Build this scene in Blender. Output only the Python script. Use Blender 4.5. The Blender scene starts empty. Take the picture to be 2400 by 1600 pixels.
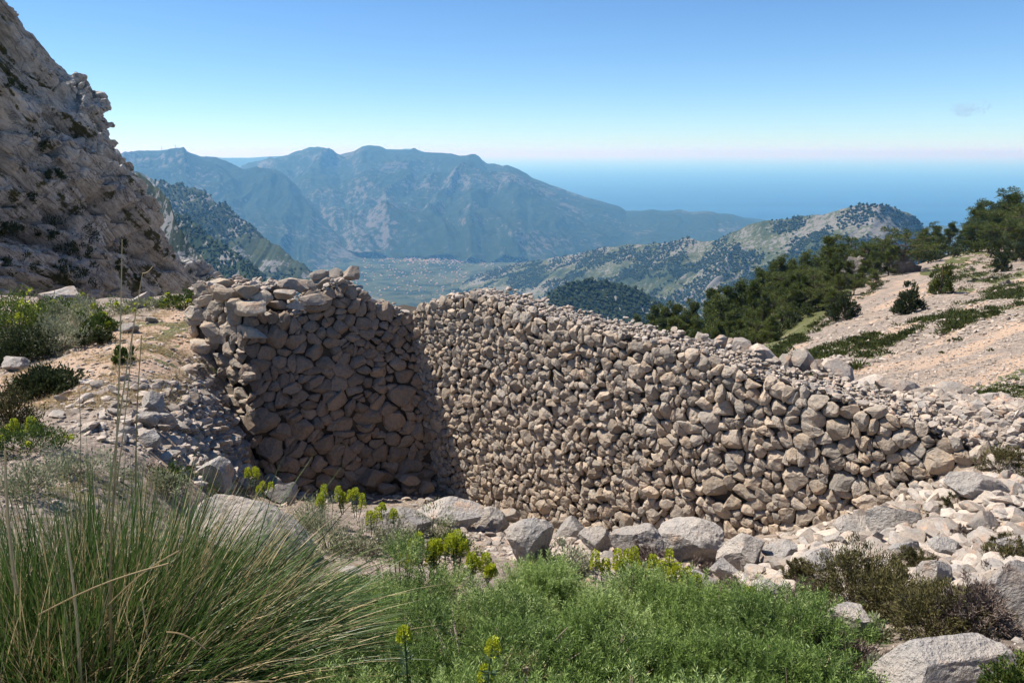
import bpy, math, numpy as np
from mathutils import Vector
S = bpy.context.scene
COL = S.collection
rng = np.random.default_rng(7)

# ---------------------------------------------------------------- camera, sky, sun, exposure
F, PITCH = 1800.0, math.radians(13.77)          # focal length in photo pixels (2400 wide), downward pitch
cd = bpy.data.cameras.new('camera'); cam = bpy.data.objects.new('camera', cd); COL.objects.link(cam)
cd.sensor_width = 36; cd.lens = 36 * F / 2400; cd.clip_start = 0.05; cd.clip_end = 800000
cam.location = (0, 0, 0); cam.rotation_euler = (math.pi / 2 - PITCH, 0, 0)
S.camera = cam
SUN_EL = math.radians(57); SX, SY = -0.95, 0.27   # horizontal direction towards the sun
w = bpy.data.worlds.new('World'); S.world = w; w.use_nodes = True
nt = w.node_tree; bg = nt.nodes['Background']; sky = nt.nodes.new('ShaderNodeTexSky')
sky.sky_type = 'NISHITA'; sky.sun_disc = False; sky.sun_elevation = SUN_EL
sky.sun_rotation = math.atan2(SX, SY); sky.altitude = 900; sky.air_density = 0.85; sky.dust_density = 0.0; sky.ozone_density = 2.0
hs = nt.nodes.new('ShaderNodeHueSaturation'); hs.inputs['Saturation'].default_value = 1.1
wb = nt.nodes.new('ShaderNodeMix'); wb.data_type = 'RGBA'; wb.blend_type = 'MULTIPLY'; wb.inputs[0].default_value = 1.0; wb.inputs[7].default_value = (.70, .87, 1.02, 1)   # cooler white balance
nt.links.new(sky.outputs[0], hs.inputs['Color']); nt.links.new(hs.outputs[0], wb.inputs[6]); nt.links.new(wb.outputs[2], bg.inputs[0]); bg.inputs[1].default_value = 0.083
sl = bpy.data.lights.new('sun', 'SUN'); sl.energy = 4.6; sl.angle = math.radians(0.53); sl.color = (1.0, 0.935, 0.85)
so = bpy.data.objects.new('sun', sl); COL.objects.link(so)
sv = Vector((SX, SY, 0)).normalized() * math.cos(SUN_EL) + Vector((0, 0, math.sin(SUN_EL)))
so.rotation_euler = sv.to_track_quat('Z', 'Y').to_euler(); so.location = (0, 0, 60)
S.view_settings.view_transform = 'Standard'; S.view_settings.look = 'None'
S.view_settings.exposure = 0.84; S.view_settings.gamma = 1.0
try: S.view_settings.use_curve_mapping = False
except Exception: pass
S.render.engine = 'CYCLES'
S.cycles.use_denoising = True
S.cycles.max_bounces = 5; S.cycles.diffuse_bounces = 3; S.cycles.transparent_max_bounces = 8; S.cycles.volume_bounces = 2
S.cycles.use_adaptive_sampling = True; S.cycles.adaptive_threshold = 0.02
HAZE_DENSITY = 0.000072; HAZE_COLOR = (0.225, 0.57, 1.0)

# ---------------------------------------------------------------- helpers
def ray(px, py):
    px = np.asarray(px, float); py = np.asarray(py, float)
    u = (px - 1200) / F; v = (800 - py) / F; c, s = math.cos(PITCH), math.sin(PITCH)
    return np.stack([u + 0 * v, c + v * s + 0 * u, -s + v * c + 0 * u], -1)
def at(px, py, Y):
    r = ray(px, py); return r * (np.asarray(Y, float) / r[..., 1])[..., None]
def proj(P):
    P = np.asarray(P, float); c, s = math.cos(PITCH), math.sin(PITCH)
    d = P[..., 1] * c - P[..., 2] * s; up = P[..., 1] * s + P[..., 2] * c
    return 1200 + F * P[..., 0] / d, 800 - F * up / d
_perm = np.random.default_rng(3).permutation(256); _perm = np.concatenate([_perm, _perm, _perm])
_g = np.random.default_rng(4).normal(size=(256, 3)); _g /= np.linalg.norm(_g, axis=1)[:, None]
def pn(p):
    p = np.asarray(p, float); i = np.floor(p).astype(np.int64); f = p - i; i &= 255
    u = f * f * f * (f * (f * 6 - 15) + 10); out = 0
    for dx in (0, 1):
        for dy in (0, 1):
            for dz in (0, 1):
                h = _perm[_perm[_perm[i[..., 0] + dx] + i[..., 1] + dy] + i[..., 2] + dz]
                g = _g[h]; d = g[..., 0] * (f[..., 0] - dx) + g[..., 1] * (f[..., 1] - dy) + g[..., 2] * (f[..., 2] - dz)
                w_ = (u[..., 0] if dx else 1 - u[..., 0]) * (u[..., 1] if dy else 1 - u[..., 1]) * (u[..., 2] if dz else 1 - u[..., 2])
                out = out + d * w_
    return out * 1.6
def fbm(p, octv=5, lac=2.03, gain=.5, ridged=False):
    a, s, t = 1., 0., 0.
    for k in range(octv):
        n = pn(p * lac ** k + 17.3 * k)
        if ridged: n = 1 - 2 * np.abs(n)
        s = s + a * n; t += a; a *= gain
    return s / t
def smooth(a, b, x):
    t = np.clip((x - a) / (b - a), 0, 1); return t * t * (3 - 2 * t)
def mk(name, V, Fc, mat, parent=None, sm=False, loc=None, attrs=None, link=True, mats=None, mi=None):
    V = np.asarray(V, np.float64).reshape(-1, 3)
    if loc is not None: V = V - np.asarray(loc)
    Fc = np.asarray(Fc, np.int32); n = Fc.shape[1]
    me = bpy.data.meshes.new(name)
    me.vertices.add(len(V)); me.vertices.foreach_set('co', V.astype(np.float32).ravel())
    me.loops.add(Fc.size); me.loops.foreach_set('vertex_index', Fc.ravel())
    me.polygons.add(len(Fc)); me.polygons.foreach_set('loop_start', np.arange(0, Fc.size, n, dtype=np.int32))
    try: me.polygons.foreach_set('loop_total', np.full(len(Fc), n, np.int32))
    except Exception: pass
    if mats: 
        for m in mats: me.materials.append(m)
        me.polygons.foreach_set('material_index', np.asarray(mi, np.int32))
    elif mat: me.materials.append(mat)
    for k, a in (attrs or {}).items():
        at_ = me.attributes.new(k, 'FLOAT', 'POINT'); at_.data.foreach_set('value', np.asarray(a, np.float32))
    me.update(calc_edges=True)
    me.polygons.foreach_set('use_smooth', np.full(len(Fc), sm, bool))
    if not link: return me
    o = bpy.data.objects.new(name, me); COL.objects.link(o)
    if loc is not None: o.location = loc
    if parent is not None: o.parent = parent
    return o
def tag(o, label=None, cat=None, group=None, kind=None):
    if label: o['label'] = label
    if cat: o['category'] = cat
    if group: o['group'] = group
    if kind: o['kind'] = kind
    return o
def empty(name, loc, label, cat, group=None):
    o = bpy.data.objects.new(name, None); COL.objects.link(o); o.location = loc; o.empty_display_size = .2
    return tag(o, label, cat, group)
def place(me, name, loc, rot=(0, 0, 0), sc=(1, 1, 1), parent=None):
    o = bpy.data.objects.new(name, me); COL.objects.link(o); o.location = loc; o.rotation_euler = rot; o.scale = sc
    if parent is not None: o.parent = parent
    return o
def grid_faces(nr, nc):
    i = np.arange(nr * nc).reshape(nr, nc)
    return np.stack([i[:-1, :-1], i[:-1, 1:], i[1:, 1:], i[1:, :-1]], -1).reshape(-1, 4)
def merge(lst):
    Vs, Fs, R, o = [], [], [], 0
    for V, Fc, r in lst:
        Vs.append(V); Fs.append(Fc + o); R.append(np.full(len(V), r)); o += len(V)
    return np.concatenate(Vs), np.concatenate(Fs), np.concatenate(R)
def nrm(v): return v / np.maximum(np.linalg.norm(v, axis=-1, keepdims=True), 1e-9)

# ---------------------------------------------------------------- materials
def new_mat(name):
    m = bpy.data.materials.new(name); m.use_nodes = True; n = m.node_tree; n.nodes.clear()
    out = n.nodes.new('ShaderNodeOutputMaterial'); b = n.nodes.new('ShaderNodeBsdfPrincipled')
    n.links.new(b.outputs[0], out.inputs[0]); b.inputs['Roughness'].default_value = .9
    b.inputs['Specular IOR Level'].default_value = .2
    return m, n, b, out
class N:
    def __init__(s, n): s.n = n
    def __call__(s, typ, ins=None, **kw):
        x = s.n.nodes.new('ShaderNode' + typ)
        for k, v in kw.items(): setattr(x, k, v)
        for k, v in (ins or {}).items():
            if hasattr(v, 'is_output') or isinstance(v, bpy.types.NodeSocket): s.n.links.new(v, x.inputs[k])
            else: x.inputs[k].default_value = v
        return x
    def noise(s, vec, scale, detail=4, rough=.55, dist=0):
        return s('TexNoise', {'Vector': vec, 'Scale': scale, 'Detail': detail, 'Roughness': rough, 'Distortion': dist}).outputs[0]
    def ramp(s, fac, stops):
        r = s('ValToRGB', {0: fac}); e = r.color_ramp.elements
        while len(e) < len(stops): e.new(.5)
        for q, (p, c) in zip(e, stops): q.position = p; q.color = tuple(c) + (1,) if len(c) == 3 else c
        return r.outputs[0]
    def mix(s, f, a, b, mode='MIX'):
        x = s('Mix', data_type='RGBA', blend_type=mode)
        for i, v in ((0, f), (6, a), (7, b)):
            if isinstance(v, bpy.types.NodeSocket): s.n.links.new(v, x.inputs[i])
            else: x.inputs[i].default_value = (tuple(v) + (1,)) if isinstance(v, (tuple, list)) else v
        return x.outputs[2]
    def math(s, op, a, b=0., c=0.):
        x = s('Math', operation=op)
        for i, v in enumerate((a, b, c)):
            if isinstance(v, bpy.types.NodeSocket): s.n.links.new(v, x.inputs[i])
            else: x.inputs[i].default_value = v
        return x.outputs[0]
    def attr(s, name): return s('Attribute', attribute_name=name).outputs['Fac']
    def col(s, v):
        x = s('CombineColor', {0: v, 1: v, 2: v}); return x.outputs[0]
def rock_mat(name, grey, warm, stain, sc=6., bump=.35, dist=.02, stain_amt=.5, var=.35):
    m, n, b, _ = new_mat(name); g = N(n)
    oi = g('ObjectInfo').outputs['Random']; at_ = g.attr('rnd')
    rnd = g.math('FRACT', g.math('ADD', oi, at_))
    tc = g('TexCoord').outputs['Object']
    off = g('VectorMath', {0: tc, 1: g('CombineXYZ', {0: g.math('MULTIPLY', rnd, 31.), 1: g.math('MULTIPLY', rnd, 17.), 2: rnd}).outputs[0]}, operation='ADD').outputs[0]
    n1 = g.noise(off, sc * .35, 5, .6); n2 = g.noise(off, sc * 2.5, 6, .65); n3 = g.noise(off, sc * 9, 4, .6)
    c = g.mix(g.ramp(n1, [(.38, (0, 0, 0)), (.62, (1, 1, 1))]), grey, warm)
    r2 = g.math('FRACT', g.math('MULTIPLY', rnd, 7.31))
    st = g.math('MULTIPLY', g.ramp(g.noise(off, sc * .6, 5, .6), [(.55, (0, 0, 0)), (.68, (1, 1, 1))]), g.math('MULTIPLY', r2, stain_amt))
    c = g.mix(st, c, stain)
    c = g.mix(1., c, g.ramp(n2, [(.3, (.72, .72, .73)), (.5, (1, 1, 1)), (.7, (1.12, 1.1, 1.08))]), 'MULTIPLY')
    v = g.math('ADD', 1 - var / 2, g.math('MULTIPLY', rnd, var)); c = g.mix(1., c, g.col(v), 'MULTIPLY')
    c = g.mix(g.ramp(n3, [(.33, (.6, .6, .6)), (.45, (0, 0, 0))]), c, tuple(x * .45 for x in grey))
    n.links.new(c, b.inputs['Base Color'])
    h = g.math('ADD', g.math('MULTIPLY', n2, 1.), g.math('MULTIPLY', n3, .35))
    bp = g('Bump', {'Strength': bump, 'Distance': dist, 'Height': h}); n.links.new(bp.outputs[0], b.inputs['Normal'])
    return m
def leaf_mat(name, c1, c2, trans=.3, rough=.55, spec=.3, third=None):
    m, n, b, out = new_mat(name); g = N(n)
    rnd = g.math('FRACT', g.math('ADD', g('ObjectInfo').outputs['Random'], g.attr('rnd')))
    stops = [(0, c1), (1, c2)] if third is None else [(0, c1), (.6, c2), (1, third)]
    c = g.ramp(rnd, stops); n.links.new(c, b.inputs['Base Color'])
    b.inputs['Roughness'].default_value = rough; b.inputs['Specular IOR Level'].default_value = spec
    t = g('BsdfTranslucent', {'Color': c}); mx = g('MixShader', {0: trans, 1: b.outputs[0], 2: t.outputs[0]})
    n.links.new(mx.outputs[0], out.inputs[0]); return m
M = {}
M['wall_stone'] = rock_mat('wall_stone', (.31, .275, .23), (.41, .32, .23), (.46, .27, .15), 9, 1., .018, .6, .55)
M['wall_shade_brown'] = rock_mat('shade_darkened_wall_stone', (.215, .175, .135), (.27, .20, .145), (.28, .165, .095), 9, .8, .012, .4, .4)  # wall stone for the short wall's shaded face, shade painted in as darker brown
M['core'] = rock_mat('earth_core', (.055, .046, .036), (.075, .06, .045), (.08, .055, .035), 8, .5, .02, .3, 0)
M['limestone'] = rock_mat('pale_limestone', (.335, .315, .29), (.42, .37, .315), (.48, .30, .18), 6, 1., .05, .8, .3)
M['rubble'] = rock_mat('rubble_stone', (.325, .295, .26), (.43, .35, .275), (.48, .28, .17), 12, .9, .015, .85, .65)
M['twig'] = leaf_mat('grey_twig', (.16, .12, .09), (.28, .22, .18), .0, .9, .1)
M['bark'] = rock_mat('pine_bark', (.12, .085, .06), (.16, .11, .08), (.1, .07, .05), 5, .8, .03, .3, .2)
# ---------------------------------------------------------------- near ground (one sheet, thin-plate surface through surveyed points)
C0 = np.array([-1.73, 13.0]); LD = np.array([6.03, -5.3]); LD /= np.linalg.norm(LD); LN = np.array([LD[1], -LD[0]])   # LN: towards the pit
L0 = np.array([-4.3, 12.0]); VD = (L0 - C0) / np.linalg.norm(L0 - C0); VL = np.linalg.norm(L0 - C0); VN = np.array([-VD[1], VD[0]])
L2 = np.array([-5.45, 12.75])
if VN[1] > 0: VN = -VN
if LN[1] > 0: LN = -LN
def P_(l): return np.array([at(*t) for t in l])
terr = [(200, 1100, 6.5), (200, 1000, 8), (200, 900, 9.8), (400, 1000, 8.9), (350, 1080, 7.6), (480, 1095, 8.9), (380, 760, 13.5), (100, 730, 16), (470, 870, 11.6), (0, 1000, 8), (0, 850, 12), (-400, 900, 11), (-900, 900, 11), (-500, 760, 16), (100, 712, 18.6), (250, 718, 17), (380, 712, 16.4), (250, 742, 15), (-100, 715, 18.5), (450, 722, 15)]
inner = [(1200, 1560, 3.0), (1400, 1330, 6.1), (1620, 1345, 6.7), (1600, 1262, 9.3), (1300, 1245, 10.6), (1960, 1225, 8.0), (2200, 1135, 7.3), (2330, 1082, 7.1), (1480, 1265, 8.6),
  (1040, 1160, 12.3), (900, 1150, 12.3), (700, 1130, 12.0), (620, 1130, 11.4), (1000, 1200, 9.2), (850, 1250, 8.0), (700, 1180, 9.2), (480, 1250, 7.0), (560, 1135, 9.6),
  (450, 1020, 9.4), (500, 960, 10.4), (1180, 1280, 8.0), (1050, 1400, 5.6), (2390, 1250, 5.8), (2390, 1110, 7.2), (2900, 1100, 7.5), (2400, 1500, 3.6), (2100, 1400, 4.6), (1850, 1320, 6.2), (2200, 1220, 6.3), (2800, 1500, 3.5), (600, 1450, 4.4), (250, 1450, 3.9), (900, 1480, 4.9), (1300, 1480, 4.9), (1700, 1490, 4.7), (1100, 1640, 3.6), (1500, 1640, 3.6), (1800, 1640, 3.3), (1200, 1900, 2.5), (1700, 1900, 2.4)]
base = np.array([(0, 0, -1.65), (-3, 0, -1.85), (3, 0, -1.5), (0, -2, -1.3), (-3, -2, -1.5), (3, -2, -1.2), (0, 1.6, -1.95), (-2.2, 2.0, -2.1), (2.5, 2.2, -1.9), (6, 2, -1.4), (-6, 2, -1.9), (-6, 5, -2.6), (9, 6, -2.0)])
Ctrl_in = np.concatenate([P_(terr), P_(inner), base, np.array([(0, 18, -6.2), (4, 14, -5.6), (-2, 20, -6.4), (12, 14, -3.5), (20, 20, -3)])])
scree = [(2400, 1046, 11.5), (2400, 950, 18), (2400, 850, 30), (2400, 750, 50), (2400, 650, 95), (2400, 590, 150), (2220, 990, 15), (2200, 900, 26), (2200, 800, 48), (2200, 700, 82), (2200, 640, 120), (2200, 605, 165),
  (2000, 905, 26), (2000, 850, 42), (2000, 780, 62), (2000, 720, 90), (2000, 690, 110), (2030, 655, 140), (1850, 850, 46), (1850, 800, 66), (1850, 755, 95), (1800, 740, 120), (1700, 835, 75), (1480, 815, 120),
  (2800, 1000, 13), (2800, 800, 30), (2800, 650, 60), (2800, 560, 110), (2800, 520, 160), (1600, 850, 92), (1500, 870, 105), (1750, 842, 88), (1800, 805, 90), (1600, 880, 150), (1750, 840, 150), (1850, 790, 155), (1950, 720, 150), (1400, 880, 130), (1700, 860, 118)]
def beh(px, Y, z): r = ray(px, 800); return (r[0] / r[1] * Y, Y, z)
outer_x = np.array([*P_([(250, 704, 20), (450, 698, 17.5), (0, 702, 22), (-400, 720, 22), (-150, 706, 22)]), beh(250, 27, -7.3), beh(0, 30, -9.0), beh(0, 42, -13), beh(-500, 45, -13), beh(250, 42, -15), beh(250, 60, -22), beh(450, 30, -11), beh(450, 60, -30), beh(350, 110, -40),
  beh(520, 15.5, -3.1), beh(700, 15, -3.9), beh(700, 20, -8), beh(700, 30, -17), beh(700, 60, -40), beh(700, 130, -95), beh(965, 15, -5), beh(965, 25, -13), beh(965, 60, -38), beh(1200, 14, -5.5), beh(1200, 20, -9), beh(1200, 50, -26), beh(1200, 120, -60),
  beh(1500, 12, -4.9), beh(1500, 20, -8), beh(1500, 40, -15), beh(1500, 80, -23), beh(1700, 12, -4.4), beh(1700, 25, -8), beh(1850, 11, -3.9), beh(2100, 10, -3.2), beh(2300, 9, -2.9),
  beh(1500, 180, -60), beh(1700, 170, -50), beh(1900, 190, -55), beh(2100, 220, -50), beh(2400, 230, -40), beh(2800, 230, -25), beh(1200, 240, -140), beh(700, 240, -190), beh(200, 240, -150), beh(-500, 200, -60), beh(-1200, 60, -12), beh(3400, 60, 0), beh(3400, 200, 20), beh(1500, 260, -110), beh(1900, 262, -100), beh(2400, 265, -80)])
Ctrl_out = np.concatenate([P_(terr), P_(scree), outer_x, base])
def tps(ctrl):
    f = lambda P: np.stack([P[:, 0] / (P[:, 1] + 4) * 1.6, np.log(P[:, 1] + 4)], 1)
    A = f(ctrl); n = len(A)
    def K(a, b):
        d2 = ((a[:, None] - b[None]) ** 2).sum(-1) + 1e-9; return .5 * d2 * np.log(d2)
    Mx = np.zeros((n + 3, n + 3)); Mx[:n, :n] = K(A, A) + 1e-4 * np.eye(n); Mx[:n, n:] = np.c_[np.ones(n), A]; Mx[n:, :n] = Mx[:n, n:].T
    s = ctrl[:, 2] / (ctrl[:, 1] + 4)
    W = np.linalg.solve(Mx, np.r_[s, 0, 0, 0])
    def ev(X, Y):
        sh = X.shape; q = np.stack([X.ravel(), Y.ravel()], 1); out = np.empty(len(q)); a = f(q)
        for i in range(0, len(q), 20000):
            b = a[i:i + 20000]; out[i:i + 20000] = K(b, A) @ W[:n] + W[n] + b @ W[n + 1:]
        return (out * (q[:, 1] + 4)).reshape(sh)
    return ev
g_in, g_out = tps(Ctrl_in), tps(Ctrl_out)
def side(X, Y):
    dl = -((X - C0[0]) * LN[0] + (Y - C0[1]) * LN[1]); dv = -((X - C0[0]) * VN[0] + (Y - C0[1]) * VN[1])
    left = smooth(-5.2, -7.5, X)                      # left of the wall end both sheets agree, blend slowly
    return smooth(0.15, 0.7, np.maximum(dl, dv)) * (1 - left) + left * smooth(-2, 3, np.maximum(dl, dv - .0))
def ground0(X, Y):
    m = side(X, Y); return g_in(X, Y) * (1 - m) + g_out(X, Y) * m
def gdetail(X, Y):
    D = np.sqrt(X * X + Y * Y); p = np.stack([X, Y, 0 * X], -1)
    a = np.clip(D * .012, .05, .9)
    return a * fbm(p / np.clip(D[..., None] * 0 + 1.7, 1, 9), 4) * smooth(60, 10, D) + smooth(15, 60, D) * .9 * fbm(p / 9., 5) + .035 * fbm(p / .22, 3) * smooth(30, 8, D)
def ground(X, Y):
    X = np.asarray(X, float); Y = np.asarray(Y, float); return ground0(X, Y) + gdetail(X, Y)
NU, NY = 460, 520
uu = np.linspace(-1.45, 1.45, NU); qq = np.linspace(math.log(1.2), math.log(268), NY)
UU, QQ = np.meshgrid(uu, qq); GY = np.exp(QQ) - 3.2; GX = UU * (GY + 4.0)
GZ = ground(GX, GY)
_gz_l = GZ
def ground_fast(X, Y):
    X = np.asarray(X, float); Y = np.asarray(Y, float)
    q = (np.log(np.maximum(Y + 3.2, 1.25)) - qq[0]) / (qq[1] - qq[0]); u = (X / (Y + 4.0) - uu[0]) / (uu[1] - uu[0])
    q = np.clip(q, 0, NY - 1.001); u = np.clip(u, 0, NU - 1.001); qi = q.astype(int); ui = u.astype(int); fq = q - qi; fu = u - ui
    return (GZ[qi, ui] * (1 - fq) * (1 - fu) + GZ[qi + 1, ui] * fq * (1 - fu) + GZ[qi, ui + 1] * (1 - fq) * fu + GZ[qi + 1, ui + 1] * fq * fu)
def hit(px, py, ymin=1.2, ymax=250):
    """first ground point seen through photo pixels"""
    px = np.atleast_1d(np.asarray(px, float)); py = np.atleast_1d(np.asarray(py, float)); r = ray(px, py); r = r / r[:, 1:2]
    Ys = np.exp(np.linspace(math.log(ymin), math.log(ymax), 500)); res = np.full((len(px), 3), np.nan)
    done = np.zeros(len(px), bool); prev = np.full(len(px), ymin)
    for Y in Ys:
        z = ground_fast(r[:, 0] * Y, np.full(len(px), Y)); h = (~done) & (r[:, 2] * Y <= z)
        res[h] = r[h] * (.5 * (prev[h] + Y))[:, None]; done |= h; prev[:] = Y
        if done.all(): break
    ok = ~np.isnan(res[:, 0]); res[ok, 2] = ground_fast(res[ok, 0], res[ok, 1])
    return res
def inpoly(px, py, poly):
    poly = np.asarray(poly, float); c = np.zeros(px.shape, bool); j = len(poly) - 1
    for i in range(len(poly)):
        xi, yi = poly[i]; xj, yj = poly[j]
        c ^= ((yi > py) != (yj > py)) & (px < (xj - xi) * (py - yi) / (yj - yi + 1e-12) + xi); j = i
    return c
def near(P2, poly_px, soft=0): pass
# attributes that say what covers the ground
GP = np.stack([GX, GY, GZ], -1); gpx, gpy = proj(GP)
jit = 26 * fbm(np.stack([GX, GY, 0 * GX], -1) / (.06 * (GY[..., None] + 4)), 3)
jx, jy = gpx + jit, gpy + .5 * jit
path = inpoly(jx, jy, [(-400, 960), (60, 870), (170, 840), (300, 760), (400, 715), (480, 715), (470, 850), (440, 900), (330, 880), (150, 930), (-400, 1050)]) | inpoly(jx, jy, [(380, 1030), (500, 1050), (560, 1120), (480, 1150), (360, 1110)])
grass_l = inpoly(jx, jy, [(300, 745), (480, 745), (470, 840), (440, 880), (250, 800)]) & (fbm(np.stack([GX, GY, 0 * GX], -1) / .7, 3) > -.02)
dd = hit([2390, 1960], [750, 880]); sdir = (dd[0] - dd[1])[:2]; sdir = sdir / np.linalg.norm(sdir)
sa = GX * sdir[0] + GY * sdir[1]; sb = -GX * sdir[1] + GY * sdir[0]
strk = fbm(np.stack([sa / 26, sb / 3.2, 0 * sa], -1), 5); strk2 = fbm(np.stack([sa / 9 + 40, sb / 2.2, 0 * sa], -1), 4)
far = smooth(12, 18, GY) * (gpx > 1300)
green_band = inpoly(jx, jy, [(1830, 880), (1860, 840), (2120, 760), (2400, 660), (2700, 600), (2700, 640), (2400, 710), (2140, 800), (1990, 870), (1900, 900)]) | inpoly(jx, jy, [(2120, 960), (2400, 870), (2700, 800), (2700, 960), (2400, 1020), (2250, 1010)]) & (strk2 > .0) | inpoly(jx, jy, [(2150, 640), (2400, 520), (2700, 500), (2700, 640), (2250, 690)]) & (strk2 > .05)
green_edge = inpoly(jx, jy, [(1400, 850), (1400, 760), (1900, 640), (2180, 560), (2250, 585), (2050, 650), (1950, 730), (1820, 850), (1760, 860)])
och = np.where(far > .5, smooth(.02, .22, strk + .15 * (inpoly(jx, jy, [(1900, 900), (2060, 830), (2500, 700), (2500, 860), (2150, 960)]) * 1.) - .05), 0) + path * .9
veg = np.where(far > .5, green_band * smooth(-.12, .05, strk2) + green_edge * (.8 + 1.3 * strk2), 0) + grass_l * .6
veg += (gpx < 700) * (GY < 30) * (GY > 4) * (~path) * smooth(.0, .2, fbm(GP / 2.1, 3)) * .5
GV = np.clip(veg, 0, 1); GO = np.clip(och, 0, 1)
m, n, b, _ = new_mat('stony_ground'); g = N(n); tc = g('TexCoord').outputs['Object']
no = g.noise(tc, 1.1, 8, .62); nf = g.noise(tc, 9., 8, .7); vo = g('TexVoronoi', {'Vector': tc, 'Scale': 13.}); vo2 = g('TexVoronoi', {'Vector': tc, 'Scale': 3.1})
grey = g.mix(g.ramp(no, [(.35, (0, 0, 0)), (.65, (1, 1, 1))]), (.22, .185, .155), (.31, .25, .20))
bw = lambda q: g.ramp(g('SeparateColor', {0: q.outputs['Color']}).outputs[0], [(0, (.72, .71, .70)), (1, (1.2, 1.2, 1.2))])
grey = g.mix(1., grey, bw(vo), 'MULTIPLY'); grey = g.mix(.6, grey, g.mix(1., grey, bw(vo2), 'MULTIPLY'))
c = g.mix(g.attr('ochre'), grey, g.mix(nf, (.35, .235, .16), (.45, .335, .24)))
gr = g.mix(g.ramp(nf, [(.4, (0, 0, 0)), (.6, (1, 1, 1))]), (.045, .06, .018), (.14, .135, .055))
vm = g.ramp(g.math('ADD', g.attr('veg'), g.math('MULTIPLY', g.math('SUBTRACT', nf, .5), 1.3)), [(.42, (0, 0, 0)), (.58, (1, 1, 1))])
c = g.mix(vm, c, gr); n.links.new(c, b.inputs['Base Color'])
bp = g('Bump', {'Strength': .9, 'Distance': .05, 'Height': g.math('ADD', nf, g.math('MULTIPLY', vo.outputs['Distance'], -.6))}); n.links.new(bp.outputs[0], b.inputs['Normal'])
M['ground'] = m
o = mk('ground', GP, grid_faces(NY, NU)[:, ::-1], m, sm=True, attrs={'veg': GV.ravel(), 'ochre': GO.ravel()}); tag(o, kind='structure')

# ---------------------------------------------------------------- rock shapes
import bmesh
def ico(sub):
    bm = bmesh.new(); bmesh.ops.create_icosphere(bm, subdivisions=sub, radius=1.0); V = np.array([v.co[:] for v in bm.verts]); Fc = np.array([[v.index for v in f.verts] for f in bm.faces]); bm.free(); return V, Fc
ICO = {k: ico(k) for k in (1, 2, 3, 4, 5)}
def rock(r, sub=2, dims=(1, 1, 1), cuts=9, rough=.08, cmin=.55, cmax=.85, freq=1.6):
    V, Fc = ICO[sub]; V = V.copy()
    for _ in range(cuts):
        d = nrm(r.normal(size=3)); h = r.uniform(cmin, cmax); t = V @ d; k = t > h; V[k] -= np.outer(t[k] - h, d) * .97
    off = r.uniform(0, 50, 3); V = V * (1 + rough * fbm(V * freq + off, 4)[:, None] * 2 + (.035 * fbm(V * 6 + off, 3, ridged=True)[:, None] if sub > 3 else 0))
    return V * np.asarray(dims), Fc
def rotz(V, a): c, s = math.cos(a), math.sin(a); return np.stack([V[:, 0] * c - V[:, 1] * s, V[:, 0] * s + V[:, 1] * c, V[:, 2]], 1)
def rotx(V, a): c, s = math.cos(a), math.sin(a); return np.stack([V[:, 0], V[:, 1] * c - V[:, 2] * s, V[:, 1] * s + V[:, 2] * c], 1)
def roty(V, a): c, s = math.cos(a), math.sin(a); return np.stack([V[:, 0] * c + V[:, 2] * s, V[:, 1], -V[:, 0] * s + V[:, 2] * c], 1)

# ---------------------------------------------------------------- dry stone walls
def clip(poly, n, d):
    out = []; m_ = len(poly)
    for i in range(m_):
        a, b_ = poly[i], poly[(i + 1) % m_]; da = a[0] * n[0] + a[1] * n[1] - d; db = b_[0] * n[0] + b_[1] * n[1] - d
        if da <= 0: out.append(a)
        if (da < 0 < db) or (db < 0 < da): t = da / (da - db); out.append((a[0] + t * (b_[0] - a[0]), a[1] + t * (b_[1] - a[1])))
    return out
def pack(r, s0, s1, z0, z1, size, asp, keep, var=(.6, 1.5), tries=17000, split=.4):
    """irregular polygonal stones tiling a wall face: power diagram of dart-thrown centres. size(s,z)->radius"""
    pts = np.zeros((0, 2)); rad = np.zeros(0); amp = .09
    for k in range(tries):
        p = np.array([r.uniform(s0, s1) / asp, r.uniform(z0, z1)]); f = max(.25, 1 - k / tries) if k > tries * .3 else 1.
        q = size(p[0] * asp, p[1]) * (r.uniform(*var) if r.random() < .7 * f else r.uniform(var[0], 1))
        if len(pts) and (np.hypot(*(pts - p).T) < (rad + q) * .80).any(): continue
        pts = np.vstack([pts, p]); rad = np.append(rad, q)
    out = []
    for i, p in enumerate(pts):
        if not keep(p[0] * asp, p[1]): continue
        R = rad[i] * 2.3; poly = [(-R, -R), (R, -R), (R, R), (-R, R)]
        d = pts - p; dist = np.hypot(d[:, 0], d[:, 1]); idx = np.argsort(dist)[1:22]
        for j in idx:
            D = dist[j]; nn = d[j] / D; e = (D * D + rad[i] ** 2 - rad[j] ** 2) / (2 * D)
            poly = clip(poly, nn, e)
            if len(poly) < 3: break
        if len(poly) < 3: continue
        parts = [poly]; a = r.normal(.6, .6)
        if r.random() < split * min(1.5, rad[i] / np.mean(rad)): o_ = r.uniform(-.3, .3) * rad[i]; n_ = (math.cos(a), math.sin(a)); parts = [clip(poly, n_, o_), clip(poly, (-n_[0], -n_[1]), -o_)]
        for q in parts:
            if len(q) < 3: continue
            q = np.array([(x * asp, y) for x, y in q]); cq = np.array([p[0] * asp, p[1]])
            w3 = np.c_[q + cq, np.zeros(len(q))] / (3.0 * size(cq[0], cq[1]))
            q = q + .62 * size(cq[0], cq[1]) * np.c_[pn(w3), pn(w3 + 40)]
            out.append((cq, q, rad[i] * (.8 if len(parts) > 1 else 1)))
    return out
PROF = [(.70, -.75), (.96, -.35), (1.0, .10), (.975, .42), (.86, .66), (.46, .80)]
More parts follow.
